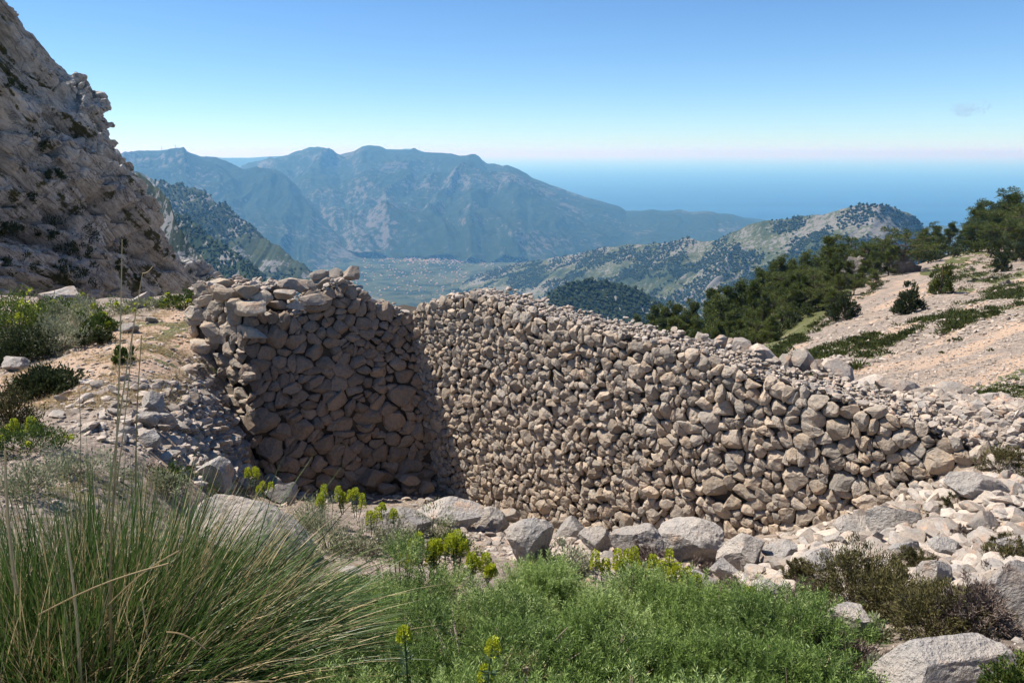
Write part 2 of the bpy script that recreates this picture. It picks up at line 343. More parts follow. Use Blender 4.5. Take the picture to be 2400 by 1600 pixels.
def face_stone(r, c, poly, rad, K=13, gap=1.07, p=18):
    """one stone in local (s, d, z): d is the depth towards the viewer"""
    cen = poly.mean(0); Q = poly - cen; a = np.arctan2(Q[:, 1], Q[:, 0]); Q = Q[np.argsort(a)]
    E = np.roll(Q, -1, 0) - Q; nn = np.stack([E[:, 1], -E[:, 0]], 1); nn /= np.maximum(np.linalg.norm(nn, axis=1), 1e-9)[:, None]; off = (nn * Q).sum(1)
    k = off > 1e-3
    if k.sum() < 3: return None
    nn, off = nn[k], off[k]
    th = np.linspace(0, 2 * np.pi, K, endpoint=False) + r.uniform(0, .5); D = np.stack([np.cos(th), np.sin(th)], 1)
    rr = ((np.maximum(D @ nn.T, 0) / off) ** p).sum(1) ** (-1 / p) * gap
    rr = rr * (1 + .045 * r.normal(size=K)) - .003; rr = np.maximum(rr, .01)
    dep = min(.55 * rad + .025, .13) * r.uniform(.75, 1.25); tilt = r.normal(0, .16, 2); push = r.normal(0, .009)
    V = []
    for f, d in PROF:
        q = D * (rr * f)[:, None]; dd_ = d * dep + push + (q @ tilt) * (d > .1)
        V.append(np.stack([q[:, 0], dd_, q[:, 1]], 1))
    V.append(np.array([[0, .80 * dep + push, 0]])); V = np.concatenate(V)
    m_ = rr.mean()
    for _ in range(4):                                  # chip flat facets off the front
        dr = nrm(np.array([r.normal() * .7, abs(r.normal()) * .8 + .55, r.normal() * .7])); t = V @ dr; h = np.quantile(t, r.uniform(.70, .95)); kk = t > h; V[kk] -= np.outer((t[kk] - h) * .9, dr)
    V += nrm(V) * (.13 * m_ * pn(V / m_ * 1.5 + r.uniform(0, 90, 3)))[:, None]
    V += r.normal(0, .022 * m_, V.shape)
    n_ = len(PROF); Fc = []
    for i in range(n_ - 1):
        for j in range(K):
            a0, a1, b0, b1 = i * K + j, i * K + (j + 1) % K, (i + 1) * K + j, (i + 1) * K + (j + 1) % K
            Fc += [(a0, b0, a1), (a1, b0, b1)]
    Fc += [((n_ - 1) * K + j, n_ * K, (n_ - 1) * K + (j + 1) % K) for j in range(K)]
    V[:, 0] += cen[0]; V[:, 2] += cen[1]
    return V, np.array(Fc)
def wall_stones(r, cells, toworld, root, label_top=None, limit=300, mat=None, K=14, p=18, stuff='small_stones'):
    L = []
    for c, poly, rad in cells:
        s = face_stone(r, c, poly, rad, K=K, p=p)
        if s is None: continue
        V, Fc = s; V[:, 0] += c[0]; V[:, 2] += c[1]
        Wd = toworld(V[:, 0], V[:, 1], V[:, 2]); px, py = proj(Wd); size = (np.ptp(px) * np.ptp(py)) * (1 if (px.mean() > -50 and px.mean() < 2450) else .01)
        L.append((size, Wd, Fc, r.random()))
    L.sort(key=lambda t: -t[0])
    for size, Wd, Fc, q in L[:limit]:
        mk('stone', Wd, Fc, mat, root, loc=None if root is None else None, attrs={'rnd': np.full(len(Wd), q)})
    if L[limit:]:
        V, Fc, R = merge([(a, f, q) for _, a, f, q in L[limit:]]); o = mk(stuff, V, Fc, mat, root, attrs={'rnd': R}); tag(o, kind='stuff')
def interp(xs, ys): return lambda x: np.interp(x, xs, ys)
# heights of the tops read off the photograph, along each face
def solve_s(org, d, px):    # where along a plan line a photo column falls (using mid height)
    u = (px - 1200) / F / .96; return (u * org[1] - org[0]) / (d[0] - u * d[1])
def z_at(org, d, s, py):
    P = org + d * s; r = ray(1200 + F * .96 * P[0] / P[1], py); return r[2] / r[1] * P[1]
long_top_px = [(965, 735), (990, 712), (1040, 697), (1090, 688), (1150, 697), (1220, 722), (1300, 745), (1400, 768), (1500, 790), (1600, 818), (1700, 850), (1800, 885), (1900, 905), (2000, 935), (2100, 962), (2200, 1000), (2300, 1035), (2390, 1062), (2500, 1095)]
ls = [solve_s(C0, LD, x) for x, _ in long_top_px]; lz = [z_at(C0, LD, s, y) for s, (_, y) in zip(ls, long_top_px)]
long_h = interp(ls, lz)
left_top_px = [(575, 745), (600, 735), (640, 738), (690, 738), (720, 720), (760, 680), (800, 655), (850, 672), (890, 712), (940, 728), (965, 737)]
vs_ = [solve_s(C0, VD, x) for x, _ in left_top_px][::-1]; vz = [z_at(C0, VD, s, y) for s, (_, y) in zip(vs_, left_top_px[::-1])]
left_h = interp(vs_, vz); BAT = .19
def Wl(s, d, z): P = C0[None] + np.outer(s, LD) + np.outer(d + .02 * (-2.6 - z), LN); return np.c_[P, z]
def Wv(s, d, z): P = C0[None] + np.outer(s, VD) + np.outer(d + BAT * (-2.6 - z), VN); return np.c_[P, z]
r1 = np.random.default_rng(11)
long_wall = empty('dry_stone_wall', (C0[0] + 4 * LD[0], C0[1] + 4 * LD[1], -5), 'long sunlit retaining wall of small fitted stones, from the dark corner to the rubble', 'wall')
left_wall = empty('dry_stone_wall', (-3.2, 12.4, -5), 'short shaded wall of larger blocks with a crumbling stepped top and broken end', 'wall')
for o_ in (long_wall, left_wall):    # keep part coordinates in world space
    o_.location = (0, 0, 0); o_['kind'] = 'thing'
SMAX = ls[-1]
def sz_long(s, z): return .071 + .019 * smooth(1.5, 7, s) - .010 * smooth(4, 0, s) * smooth(-4, -3, z)
lc = pack(r1, -1.0, SMAX + .3, -6.0, -1.4, sz_long, 1.12, lambda s, z: (-.25 < s < SMAX) and (z < long_h(s) - .04) and z > ground0(*[np.array([v]) for v in (C0 + LD * s + LN * .25)])[0] - .35 and not (s < BAT * .93 * (-2.6 - z) - .35), var=(.55, 1.65))
wall_stones(r1, lc, Wl, long_wall, mat=M['wall_stone'], K=14)
def sz_left(s, z): return .112 + .028 * smooth(-3.2, -4.2, z) - .035 * smooth(1.0, 0, s)
vc = pack(r1, -.6, VL + .6, -6.2, -1.3, sz_left, 1.3, lambda s, z: (-.2 < s < VL - .02) and z < left_h(s) - .05, var=(.5, 1.9), tries=9000)
wall_stones(r1, vc, Wv, left_wall, mat=M['wall_shade_brown'], K=15, p=22)
# cores behind the faces, and the rubble filling on top
def core(name, W, h, s0, s1, d0, d1, z0, root, n_=60):
    s = np.linspace(s0, s1, n_); top = h(s) - .13; V = []
    for d, lo in ((d0, True), (d0, False), (d1, False), (d1, True)):
        z = np.full(n_, z0) if lo else top + (0 if d == d0 else .02)
        V.append(W(s, np.full(n_, d), z))
    V = np.stack(V, 0); Fc = [grid_faces(4, n_)]
    ends = np.array([[0, n_, 2 * n_, 3 * n_], [3 * n_ + n_ - 1, 3 * n_ - 1, 2 * n_ - 1, n_ - 1]])
    return mk(name, V.reshape(-1, 3), np.concatenate([Fc[0], ends]), M['core'], root)
core('core', Wl, long_h, -1.2, SMAX + .5, -.04, -.85, -6.2, long_wall)
core('core', Wv, left_h, -.5, VL - .08, -.05, -1.15, -6.2, left_wall)
RK = [rock(r1, 2, (1, r1.uniform(.55, .95), r1.uniform(.35, .7)), 13, .07, .38, .75) for _ in range(14)]
RKs = [rock(r1, 1, (1, r1.uniform(.55, 1), r1.uniform(.4, .75)), 5, .14, .4, .8, freq=1.1) for _ in range(10)]
def scatter_rocks(r, P, R, lib, flat=.3):
    out = []
    for p, q in zip(P, R):
        V, Fc = lib[r.integers(len(lib))]; V = rotz(rotx(V, r.normal(0, flat)), r.uniform(0, 6.28)) * q; out.append((V + p, Fc, r.random()))
    return out
def top_fill(r, W, h, s0, s1, d0, d1, nbig, nsmall, root, big=(.07, .14), small=(.025, .055)):
    s = r.uniform(s0, s1, nsmall); d = r.uniform(d1, d0, nsmall); P = W(s, d, h(s) - .07 + .03 * r.normal(size=nsmall)); L = scatter_rocks(r, P, r.uniform(*small, nsmall), RKs)
    V, Fc, R = merge(L); tag(mk('rubble_fill', V, Fc, M['rubble'], root, attrs={'rnd': R}), kind='stuff')
    s = np.sort(r.uniform(s0, s1, nbig)); e = r.random(nbig); d = np.where(e < .5, d0 - r.uniform(0, .08, nbig), np.where(e < .9, d1 + r.uniform(-.05, .1, nbig), r.uniform(d1, d0, nbig)))
    P = W(s, d, h(s) - .02 + .02 * r.normal(size=nbig)); Rr = r.uniform(*big, nbig)
    for V, Fc, q in scatter_rocks(r, P, Rr, RK): mk('coping_stone', V, Fc, M['rubble'], root, attrs={'rnd': np.full(len(V), q)})
top_fill(r1, Wl, long_h, .1, SMAX, -.04, -.74, 190, 3200, long_wall, big=(.05, .10))
top_fill(r1, Wv, left_h, .0, VL - .1, 0, -1.0, 26, 900, left_wall)
def put_rock(name, px, py, Y, w_, h_, dep=None, sub=3, rz=None, mat='limestone', parent=None, label=None, cat=None, seed=None, cuts=15, rough=.07, tilt=0, group=None, cmin=.4, cmax=.78, frac=.5):
    """boulder whose visible outline is w_ x h_ photo pixels, centred on the given photo pixel at distance Y"""
    r = np.random.default_rng(int(px * 7 + py * 13) if seed is None else seed)
    if parent is None and cat is None and label:
        g_ = hit(px, py + h_ * .38, ymin=1.6)[0]
        if not np.isnan(g_[0]) and .7 * Y < g_[1] < 1.4 * Y: Y = g_[1] + .2 * w_ * Y / F
    c = at(px, py, Y); k = Y / F / .95
    dims = np.array([w_ * k / 2 * 1.12, (dep or .8 * min(w_, h_ * 1.6)) * k / 2, h_ * k / 2 * 1.12]); V, Fc = rock(r, sub, (1, 1, 1), cuts, rough, cmin, cmax)
    lo, hi = V.min(0), V.max(0); V = (V - (lo + hi) / 2) / ((hi - lo) / 2); V = rotz(V * dims / 1.0, 0); V = roty(V, tilt)
    o = mk(name, V + c, Fc, M[mat], parent, loc=c if parent is None else None, attrs={'rnd': np.full(len(V), r.random())}); 
    if label: tag(o, label, cat or 'boulder', group)
    return o
# larger stones of the long wall's far edge and its right end
for (x, y, Y, a, c) in [(1655, 800, 10.4, 40, 40), (1690, 806, 10.3, 30, 36), (1716, 812, 10.2, 24, 32), (1742, 818, 10.1, 44, 42), (1790, 832, 9.9, 56, 46), (1850, 846, 9.7, 40, 30), (1885, 842, 9.6, 46, 44), (1925, 858, 9.4, 36, 32), (1960, 866, 9.3, 66, 44), (2040, 898, 9.0, 62, 34), (2100, 905, 8.8, 84, 36), (2165, 925, 8.6, 70, 44), (2225, 918, 8.5, 86, 46), (2290, 965, 8.3, 70, 38), (2330, 985, 8.2, 95, 50), (2395, 1010, 8.0, 80, 40)]:
    put_rock('coping_stone', x * 1.0204 - 38, y * 1.0204 - 16, Y, a * 1.1, c * 1.1, parent=long_wall, sub=2, mat='rubble')
# broken end of the short wall: coursed blocks, stepping back as the ground rises
EL = np.linalg.norm(L2 - L0); ED = (L2 - L0) / EL; EN = np.array([ED[1], -ED[0]]); EN = EN if EN[1] < 0 else -EN
def We(s, d, z): P = L0[None] + np.outer(s, ED) + np.outer(d, EN) + np.outer(BAT * (-2.6 - z) * np.clip(1 - s / EL, 0, 1), VN); return np.c_[P, z]
zt = at(540, 676, 12.1)[2]; end_h = interp([-.1, .3, .8, 1.3], [zt - .25, zt, zt - .02, zt - .12])
ec = pack(r1, -.25, EL + .2, -5.5, -1.6, lambda s, z: .145, 1.75, lambda s, z: (-.08 < s < EL + .1) and (z < end_h(s) - .05) and z > -5.1 + 1.15 * s, var=(.5, 1.7), tries=5000, split=.25)
wall_stones(r1, ec, We, left_wall, mat=M['wall_stone'], K=15, p=22, stuff='small_end_stones')
core('core', We, end_h, -.02, EL, -.06, -.9, -5.6, left_wall, 12)
P = We(r1.uniform(0, EL, 260), r1.uniform(-.9, 0, 260), np.full(260, zt)); P[:, 2] = zt - .08 + r1.normal(0, .04, 260)
V, Fc, R = merge(scatter_rocks(r1, P, r1.uniform(.04, .10, 260), RK, .5)); tag(mk('end_fill', V, Fc, M['rubble'], left_wall, attrs={'rnd': R}), kind='stuff')
for (x, y, w_, h_, Y, mt) in [(530, 690, 62, 30, 12.1, 0), (580, 684, 50, 30, 12.0, 0), (612, 700, 46, 34, 12.0, 0), (585, 722, 70, 34, 11.85, 0), (555, 712, 40, 24, 11.9, 0), (505, 770, 54, 30, 12.4, 1), (500, 735, 48, 28, 12.5, 1), (520, 662, 60, 20, 12.6, 1), (488, 700, 40, 26, 12.7, 1), (450, 850, 44, 32, 12.2, 1), (470, 815, 46, 34, 12.4, 1), (560, 1060, 60, 50, 11.3, 0), (535, 1100, 75, 50, 11.1, 0), (500, 1050, 70, 40, 11.2, 0)]:
    put_rock('quoin_stone', x, y, Y, w_, h_, parent=left_wall, sub=3, mat='wall_stone', cuts=18, rough=.07, cmin=.45, cmax=.8)
for (x, y, w_, h_) in [(610, 700, 50, 22), (640, 672, 44, 26), (668, 690, 44, 22), (676, 664, 40, 24), (705, 668, 50, 30), (735, 700, 56, 24), (736, 668, 40, 28), (765, 664, 50, 34), (750, 645, 40, 26), (785, 640, 34, 22), (795, 668, 50, 40), (820, 640, 40, 30), (696, 715, 44, 20), (650, 714, 46, 20)]:
    put_rock('coping_stone', x, y, 12.9 if y < 690 else 12.4, w_, h_, parent=left_wall, sub=3, mat='rubble', cuts=16, cmin=.45, cmax=.8)
e_ = L2 - L0; 
P = []; 
for k in range(0):
    t, z = r1.random(), r1.uniform(-5.0, -2.2); zz = z; top = -2.3 - .5 * t ** 1.5; 
    if zz > top or zz < -5 + 1.9 * t: continue
    q = L0 + e_ * t * .98 + VN * BAT * (-2.6 - zz) * (1 - t) - np.array([.0, -.02]) ; P.append((q[0] + .04, q[1] + .05, zz))

# ---------------------------------------------------------------- sea, valley, ridges
def land_mat(name, forest, forest2, rockc, meadow, s_rock, thr, s_meadow=(.6, .7), fine=.03, big=.002, bump=8., patch=None, sk=.35):
    m, n, b, _ = new_mat(name); g = N(n); tc = g('TexCoord').outputs['Object']; b.inputs['Specular IOR Level'].default_value = .05
    geo = g('NewGeometry').outputs['Normal']; nz = g('SeparateXYZ', {0: geo}).outputs[2]
    nb = g.noise(tc, big, 7, .6); nr = g.noise(tc, s_rock, 8, .68); nf = g.noise(tc, fine, 6, .7)
    c = g.mix(g.ramp(nf, [(.38, (0, 0, 0)), (.62, (1, 1, 1))]), forest, forest2)
    md = g.ramp(g.math('ADD', g.math('MULTIPLY', nb, .7), g.math('MULTIPLY', nr, .35)), [(s_meadow[0], (0, 0, 0)), (s_meadow[1], (1, 1, 1))]); c = g.mix(md, c, meadow)
    if patch:
        v = g('TexVoronoi', {'Vector': tc, 'Scale': patch, 'Randomness': 1.}); pv = g('SeparateColor', {0: v.outputs['Color']}).outputs[0]
        c = g.mix(g.ramp(pv, [(.45, (0, 0, 0)), (.6, (.8, .8, .8))]), c, g.mix(nf, (.03, .045, .02), (.10, .105, .05)))
    k = g.math('ADD', g.math('ADD', nr, g.math('MULTIPLY', g.math('SUBTRACT', nb, .5), .9)), g.math('MULTIPLY', g.math('SUBTRACT', .85, nz), sk))
    c = g.mix(g.ramp(k, [(thr, (0, 0, 0)), (thr + .045, (1, 1, 1))]), c, g.mix(nf, rockc, tuple(x * .62 for x in rockc)))
    n.links.new(c, b.inputs['Base Color'])
    bp = g('Bump', {'Strength': .8, 'Distance': bump, 'Height': g.math('ADD', nf, nr)}); n.links.new(bp.outputs[0], b.inputs['Normal']); return m
FD, FL, RK_, MD = (.012, .022, .012), (.028, .042, .020), (.34, .31, .29), (.12, .12, .06)
def ridge(name, crest, lf, lb, zf, nc, nr_, amp, scale, mat, prof=1.0, sway=0, crest_amp=.12, power=1.0, gully=0., seed=0, back=.25):
    cr = np.array([list(at(x, y, Y)) + [x] for x, y, Y in crest]); x = np.linspace(cr[0, 3], cr[-1, 3], nc)
    # cumulative chord so overlapping px is not needed
    P = np.stack([np.interp(x, cr[:, 3], cr[:, i]) for i in range(3)], 1)
    P[:, 2] += crest_amp * amp * fbm(np.stack([P[:, 0], P[:, 1], 0 * x], 1) / (scale * .16) + seed, 4)
    nb = int(nr_ * back); t = np.concatenate([np.linspace(1, 0, nr_) ** 1.0, -np.linspace(0, 1, nb + 1)[1:]])   # 1 front foot .. 0 crest .. -1 back foot
    T, I = np.meshgrid(t, np.arange(nc), indexing='ij'); toward = -nrm(P[:, :2] * np.array([1, 1])); toward = nrm(toward + np.array([sway, 0]))
    lfv = lf if np.isscalar(lf) else np.interp(x, *lf)
    ln = np.where(T > 0, lfv * np.ones(nc)[I] if np.isscalar(lfv) else lfv[I], lb)
    XY = P[I][..., :2] + toward[I] * (T * ln)[..., None]
    a = np.abs(T); Z = P[I][..., 2] * (1 - a ** prof) + zf * a ** prof
    s_along = np.r_[0, np.cumsum(np.linalg.norm(np.diff(P[:, :2], axis=0), axis=1))][I]
    q = np.stack([XY[..., 0], XY[..., 1], 0 * T], -1)
    warp = fbm(q / scale + 9 + seed, 3) * scale * .5
    nz = fbm(q / scale + seed, 7, ridged=True) - .15
    if gully: nz = nz + gully * fbm(np.stack([(s_along + warp) / (scale * .45), a * ln / (scale * 2.2), 0 * T + seed], -1), 4, ridged=True)
    wgt = smooth(0, .22, a) * (1 - .4 * smooth(.8, 1, a)); Z = Z + amp * nz * wgt * np.clip((P[I][..., 2] - zf) / max(1., (P[:, 2] - zf).max()), .12, 1) ** 1.2
    o = mk(name, np.stack([XY[..., 0], XY[..., 1], Z], -1), grid_faces(nr_ + nb, nc), mat, sm=True); tag(o, kind='structure')
    tu = (I / (nc - 1), T, XY, Z); return tu
TOP = 175.
M['massif'] = land_mat('massif', FD, FL, (.145, .135, .125), (.045, .055, .03), .02, .585, (.58, .66), .02, .0011, 10)
ridge('distant_mountain', [(480, 366, 19000), (518, 370, 19000), (582, 370, 19000), (624, 367, 19000), (667, 366, 19000), (760, 366, 19000), (900, 358, 19000), (949, 349, 19000), (975, 350, 19000), (990, 355, 19000), (1060, 375, 19000)], 3000, 3000, -910, 120, 30, 120, 2500, M['massif'], crest_amp=.1)
ridge('mountain', [(480, 560, 11800), (545, 402, 11600), (569, 391, 11500), (611, 381, 11300), (654, 368, 11000), (696, 360, 10800), (726, 353, 10700), (760, 352, 10600), (777, 357, 10500), (794, 364, 10500), (815, 358, 10400), (832, 354, 10300), (849, 344, 10300), (866, 340, 10300), (888, 341, 10300), (905, 350, 10200), (951, 350, 10200), (994, 357, 10100), (1058, 360, 10000), (1079, 366, 9900), (1100, 364, 9800), (1126, 374, 9800), (1143, 389, 9700), (1164, 391, 9700), (1190, 387, 9600), (1215, 396, 9500), (1236, 408, 9500), (1246, 416, 9400), (1321, 444, 9300), (1376, 463, 9300), (1454, 485, 9300), (1468, 495, 9200), (1520, 493, 9100), (1553, 499, 9000), (1586, 498, 9000), (1614, 504, 8900), (1653, 499, 8900), (1708, 508, 8800), (1763, 519, 8800), (1850, 535, 8700)],
      ([480, 1100, 1450, 1850], [4200, 3600, 2400, 1500]), 2600, -960, 420, 170, 300, 1700, M['massif'], prof=.92, gully=.55, crest_amp=.05, seed=3)
M['headland'] = M['massif']
ridge('mountain', [(200, 372, 8200), (288, 360, 8200), (326, 353, 8200), (378, 353, 8200), (399, 349, 8200), (431, 348, 8200), (438, 355, 8200), (471, 366, 8200), (505, 368, 8200), (539, 383, 8100), (569, 396, 8000), (624, 394, 7900), (645, 396, 7900), (675, 415, 7800), (696, 436, 7700), (713, 457, 7600), (739, 483, 7500), (775, 525, 7300), (815, 563, 7100), (860, 592, 6900), (920, 612, 6700)], ([200, 500, 700, 920], [3300, 3000, 2200, 500]), 2500, -960, 300, 150, 210, 1300, M['massif'], prof=.95, gully=.6, crest_amp=.05, seed=8)
# valley floor
nx, ny = 320, 200; u = np.linspace(-.75, 1.2, nx); q = np.linspace(math.log(1500), math.log(8800), ny); U, Q = np.meshgrid(u, q); Y = np.exp(Q); X = U * Y
Z = -868 + 34 * fbm(np.stack([X, Y, 0 * X], -1) / 1100, 5) + smooth(5600, 3000, Y) * 60 + smooth(.05, .5, U) * 60 + 150 * np.exp(-((X - 900) / 600) ** 2 - ((Y - 5000) / 500) ** 2) * .6
M['valley'] = land_mat('valley', FD, (.03, .042, .02), (.24, .20, .17), (.07, .075, .035), .05, .63, (.53, .6), .06, .004, 4, patch=.012)
tag(mk('valley_floor', np.stack([X, Y, Z], -1), grid_faces(ny, nx)[:, ::-1], M['valley'], sm=True), kind='structure')
def valley_z(X, Y):
    u_ = X / Y
    return -868 + 34 * fbm(np.stack([X, Y, 0 * X], -1) / 1100, 5) + smooth(5600, 3000, Y) * 60 + smooth(.05, .5, u_) * 60 + 90 * np.exp(-((X - 900) / 600) ** 2 - ((Y - 5000) / 500) ** 2)
# sea
m, n, b, _ = new_mat('sea_water'); g = N(n); tc = g('TexCoord').outputs['Object']
mp = g('Mapping', {'Vector': tc, 'Rotation': (0, 0, .12), 'Scale': (.00006, .0009, 1)}).outputs[0]; sn = g.noise(mp, 1., 5, .6, .6)
n.links.new(g.mix(g.ramp(sn, [(.42, (0, 0, 0)), (.66, (1, 1, 1))]), (.004, .045, .13), (.016, .08, .18)), b.inputs['Base Color'])
b.inputs['Roughness'].default_value = .6; b.inputs['Specular IOR Level'].default_value = .25
M['sea'] = m; xs = np.array([-265000, 0, 265000.]); ys = np.array([-500, 9000, 266000.])
XX, YY = np.meshgrid(xs, ys); tag(mk('sea', np.stack([XX, YY, 0 * XX - 900], -1), grid_faces(3, 3)[:, ::-1], m), kind='structure')
# nearer ridges
M['rocky'] = land_mat('rocky_ridge', (.022, .036, .016), (.045, .058, .025), (.20, .19, .17), (.070, .080, .036), .06, .545, (.46, .54), .045, .003, 4, sk=.12)
tR = ridge('ridge', [(1100, 650, 4700), (1155, 632, 4600), (1210, 618, 4500), (1282, 607, 4300), (1349, 596, 4100), (1410, 582, 3900), (1459, 574, 3750), (1526, 571, 3600), (1570, 568, 3500), (1600, 559, 3450), (1614, 557, 3400), (1640, 566, 3350), (1680, 563, 3250), (1719, 543, 3150), (1741, 532, 3100), (1791, 519, 3000), (1874, 508, 2900), (1929, 502, 2800), (1984, 488, 2700), (2029, 480, 2650), (2062, 480, 2600), (2095, 488, 2600), (2134, 502, 2600), (2152, 516, 2600), (2166, 536, 2600), (2190, 575, 2650), (2240, 640, 2800)],
      ([1100, 1400, 1900, 2240], [1500, 1700, 1450, 1300]), 1300, -930, 420, 220, 75, 420, M['rocky'], prof=.8, gully=.9, crest_amp=.16, seed=5, sway=-.3)
M['wooded'] = land_mat('wooded_hill', (.018, .030, .014), (.034, .046, .02), (.30, .29, .27), (.08, .09, .045), .03, .56, (.62, .7), .06, .004, 3)
tE = ridge('wooded_hill', [(1180, 760, 1350), (1230, 725, 1350), (1260, 709, 1350), (1293, 682, 1350), (1332, 662, 1350), (1376, 657, 1350), (1432, 660, 1340), (1487, 676, 1320), (1531, 698, 1300), (1559, 720, 1290), (1590, 765, 1280), (1640, 840, 1280)], 520, 600, -620, 200, 90, 30, 160, M['wooded'], prof=.9, gully=.6, crest_amp=.12, seed=2)
M['crag'] = land_mat('crag_ridge', (.025, .036, .018), (.05, .06, .028), (.20, .195, .185), (.08, .09, .045), .05, .55, (.58, .66), .08, .012, 2, sk=.1)
M['slope_wood'] = land_mat('slope_wood', (.018, .032, .014), (.038, .052, .022), (.22, .21, .2), (.07, .08, .04), .03, .62, (.6, .68), .07, .006, 2)
tG = ridge('wooded_ridge', [(260, 395, 2850), (326, 403, 2850), (352, 413, 2820), (372, 428, 2775), (403, 426, 2730), (444, 439, 2670), (464, 444, 2640), (495, 459, 2595), (510, 474, 2565), (531, 477, 2550), (546, 495, 2520), (577, 520, 2460), (612, 551, 2400), (653, 577, 2340), (689, 607, 2280), (730, 638, 2220), (760, 662, 2175), (820, 720, 2100)], 1300, 1200, -900, 260, 150, 90, 330, M['crag'], prof=.85, gully=.4, crest_amp=.3, seed=4, sway=-.5)
tH = ridge('wooded_slope', [(330, 470, 1600), (400, 500, 1600), (439, 505, 1568), (459, 526, 1536), (490, 551, 1504), (536, 582, 1440), (587, 617, 1376), (628, 658, 1328), (690, 720, 1280)], 800, 700, -800, 200, 120, 40, 170, M['slope_wood'], prof=.9, gully=.5, crest_amp=.25, seed=6, sway=-.5)
M['grey_crag'] = land_mat('grey_crag', (.02, .03, .015), (.045, .05, .03), (.24, .23, .22), (.07, .075, .04), .08, .50, (.60, .68), .12, .015, 2., sk=.05)
ridge('crag', [(200, 330, 946), (230, 345, 946), (242, 352, 946), (260, 346, 946), (278, 357, 946), (296, 377, 935), (316, 403, 924), (357, 428, 902), (377, 449, 880), (398, 469, 858), (408, 510, 836), (423, 541, 825), (450, 575, 814), (480, 612, 792), (510, 658, 770), (560, 730, 748)], 420, 420, -560, 240, 200, 46, 120, M['grey_crag'], prof=.8, gully=.9, crest_amp=.25, seed=7, sway=-.45)
# woodland on the middle-distance ridges: thousands of small crowns no one could count
FM = leaf_mat('woodland_leaf', (.016, .030, .013), (.040, .055, .024), .15, .8, .1)
def woods(name, tu, mat, n_, hmin, hmax, dens_scale, thr, seed, tmax=.85, umin=0., umax=1.):
    r = np.random.default_rng(seed); Uq, T, XY, Z = tu; nr_, nc = T.shape; k = 0; V0, F0 = ICO[1]; V0 = V0[:, :]; i = r.integers(0, nr_ - 1, n_ * 5); j = r.integers(int(umin * (nc - 1)), int(umax * (nc - 1)), n_ * 5)
    fi, fj = r.random(len(i)), r.random(len(i)); L = lambda A: A[i, j] * (1 - fi) * (1 - fj) + A[i + 1, j] * fi * (1 - fj) + A[i, j + 1] * (1 - fi) * fj + A[i + 1, j + 1] * fi * fj
    x, y, z, t = L(XY[..., 0]), L(XY[..., 1]), L(Z), L(T)
    d = fbm(np.stack([x, y, 0 * x], 1) / dens_scale + seed, 5); ok = (t > -.15) & (t < tmax) & (d > thr + .06 * r.normal(size=len(x))); idx = np.where(ok)[0][:n_]
    h = r.uniform(hmin, hmax, len(idx)); sc = np.stack([h * r.uniform(.5, .8, len(idx)), h * r.uniform(.5, .8, len(idx)), h * .62], 1)
    low = np.array([[0, 0, 1.], [.9, 0, .1], [.28, .86, .2], [-.73, .53, .0], [-.73, -.53, .25], [.28, -.86, .1], [0, 0, -.8]]); FF = np.array([[0, a, a % 5 + 1] for a in range(1, 6)] + [[6, a % 5 + 1, a] for a in range(1, 6)])
    V = low[None] * sc[:, None] * (1 + .22 * r.normal(size=(len(idx), 7, 1))) + np.stack([x[idx], y[idx], z[idx] + h * .35], 1)[:, None]
    Fc = FF[None] + (np.arange(len(idx)) * 7)[:, None, None]
    o = mk(name, V.reshape(-1, 3), Fc.reshape(-1, 3), mat, attrs={'rnd': np.repeat(r.random(len(idx)), 7)}); tag(o, kind='stuff')
woods('woodland', tR, FM, 34000, 4, 10, 170, -.03, 1)
woods('woodland', tE, FM, 8000, 3.5, 7, 150, -.22, 2)
woods('woodland', tG, FM, 14000, 5, 9, 250, -.12, 3)
woods('woodland', tH, FM, 9000, 4, 8, 160, -.25, 4)
# ---------------------------------------------------------------- the town in the valley
r = np.random.default_rng(21)
mw, nw, bw_, _ = new_mat('house_wall'); gw = N(nw); nw.links.new(gw.ramp(gw.math('FRACT', gw.math('ADD', gw('ObjectInfo').outputs['Random'], gw.attr('rnd'))), [(0, (.42, .28, .22)), (.6, (.50, .38, .31)), (1, (.7, .66, .6))]), bw_.inputs['Base Color'])
mr, nr2, br_, _ = new_mat('roof_tile'); gr_ = N(nr2); nr2.links.new(gr_.ramp(gr_('ObjectInfo').outputs['Random'], [(0, (.40, .20, .13)), (1, (.50, .30, .20))]), br_.inputs['Base Color'])
def house_mesh(w_, d_, h_, rf):
    a, b_ = w_ / 2, d_ / 2; V = [(-a, -b_, -6), (a, -b_, -6), (a, b_, -6), (-a, b_, -6), (-a, -b_, h_), (a, -b_, h_), (a, b_, h_), (-a, b_, h_), (-a, 0, h_ + rf), (a, 0, h_ + rf)]
    T = [(0, 1, 5), (0, 5, 4), (1, 2, 6), (1, 6, 5), (2, 3, 7), (2, 7, 6), (3, 0, 4), (3, 4, 7), (4, 8, 7), (5, 6, 9)]; R_ = [(4, 5, 9), (4, 9, 8), (6, 7, 8), (6, 8, 9)]
    return np.array(V, float), np.array(T + R_), [0] * len(T) + [1] * len(R_)
HM = [mk('house', *house_mesh(w_, d_, h_, rf)[:2], None, link=False, mats=[mw, mr], mi=house_mesh(w_, d_, h_, rf)[2]) for w_, d_, h_, rf in [(11, 8, 6, 2.5), (15, 8, 7, 2.5), (9, 8, 5, 2), (20, 9, 7, 3), (12, 10, 6, 2.5)]]
def town_pts(n_, cx, cy, sx, sy):
    px = r.normal(cx, sx, n_); py = r.normal(cy, sy, n_); rr_ = ray(px, py); t = -862 / rr_[:, 2]; return rr_[:, 0] * t, rr_[:, 1] * t
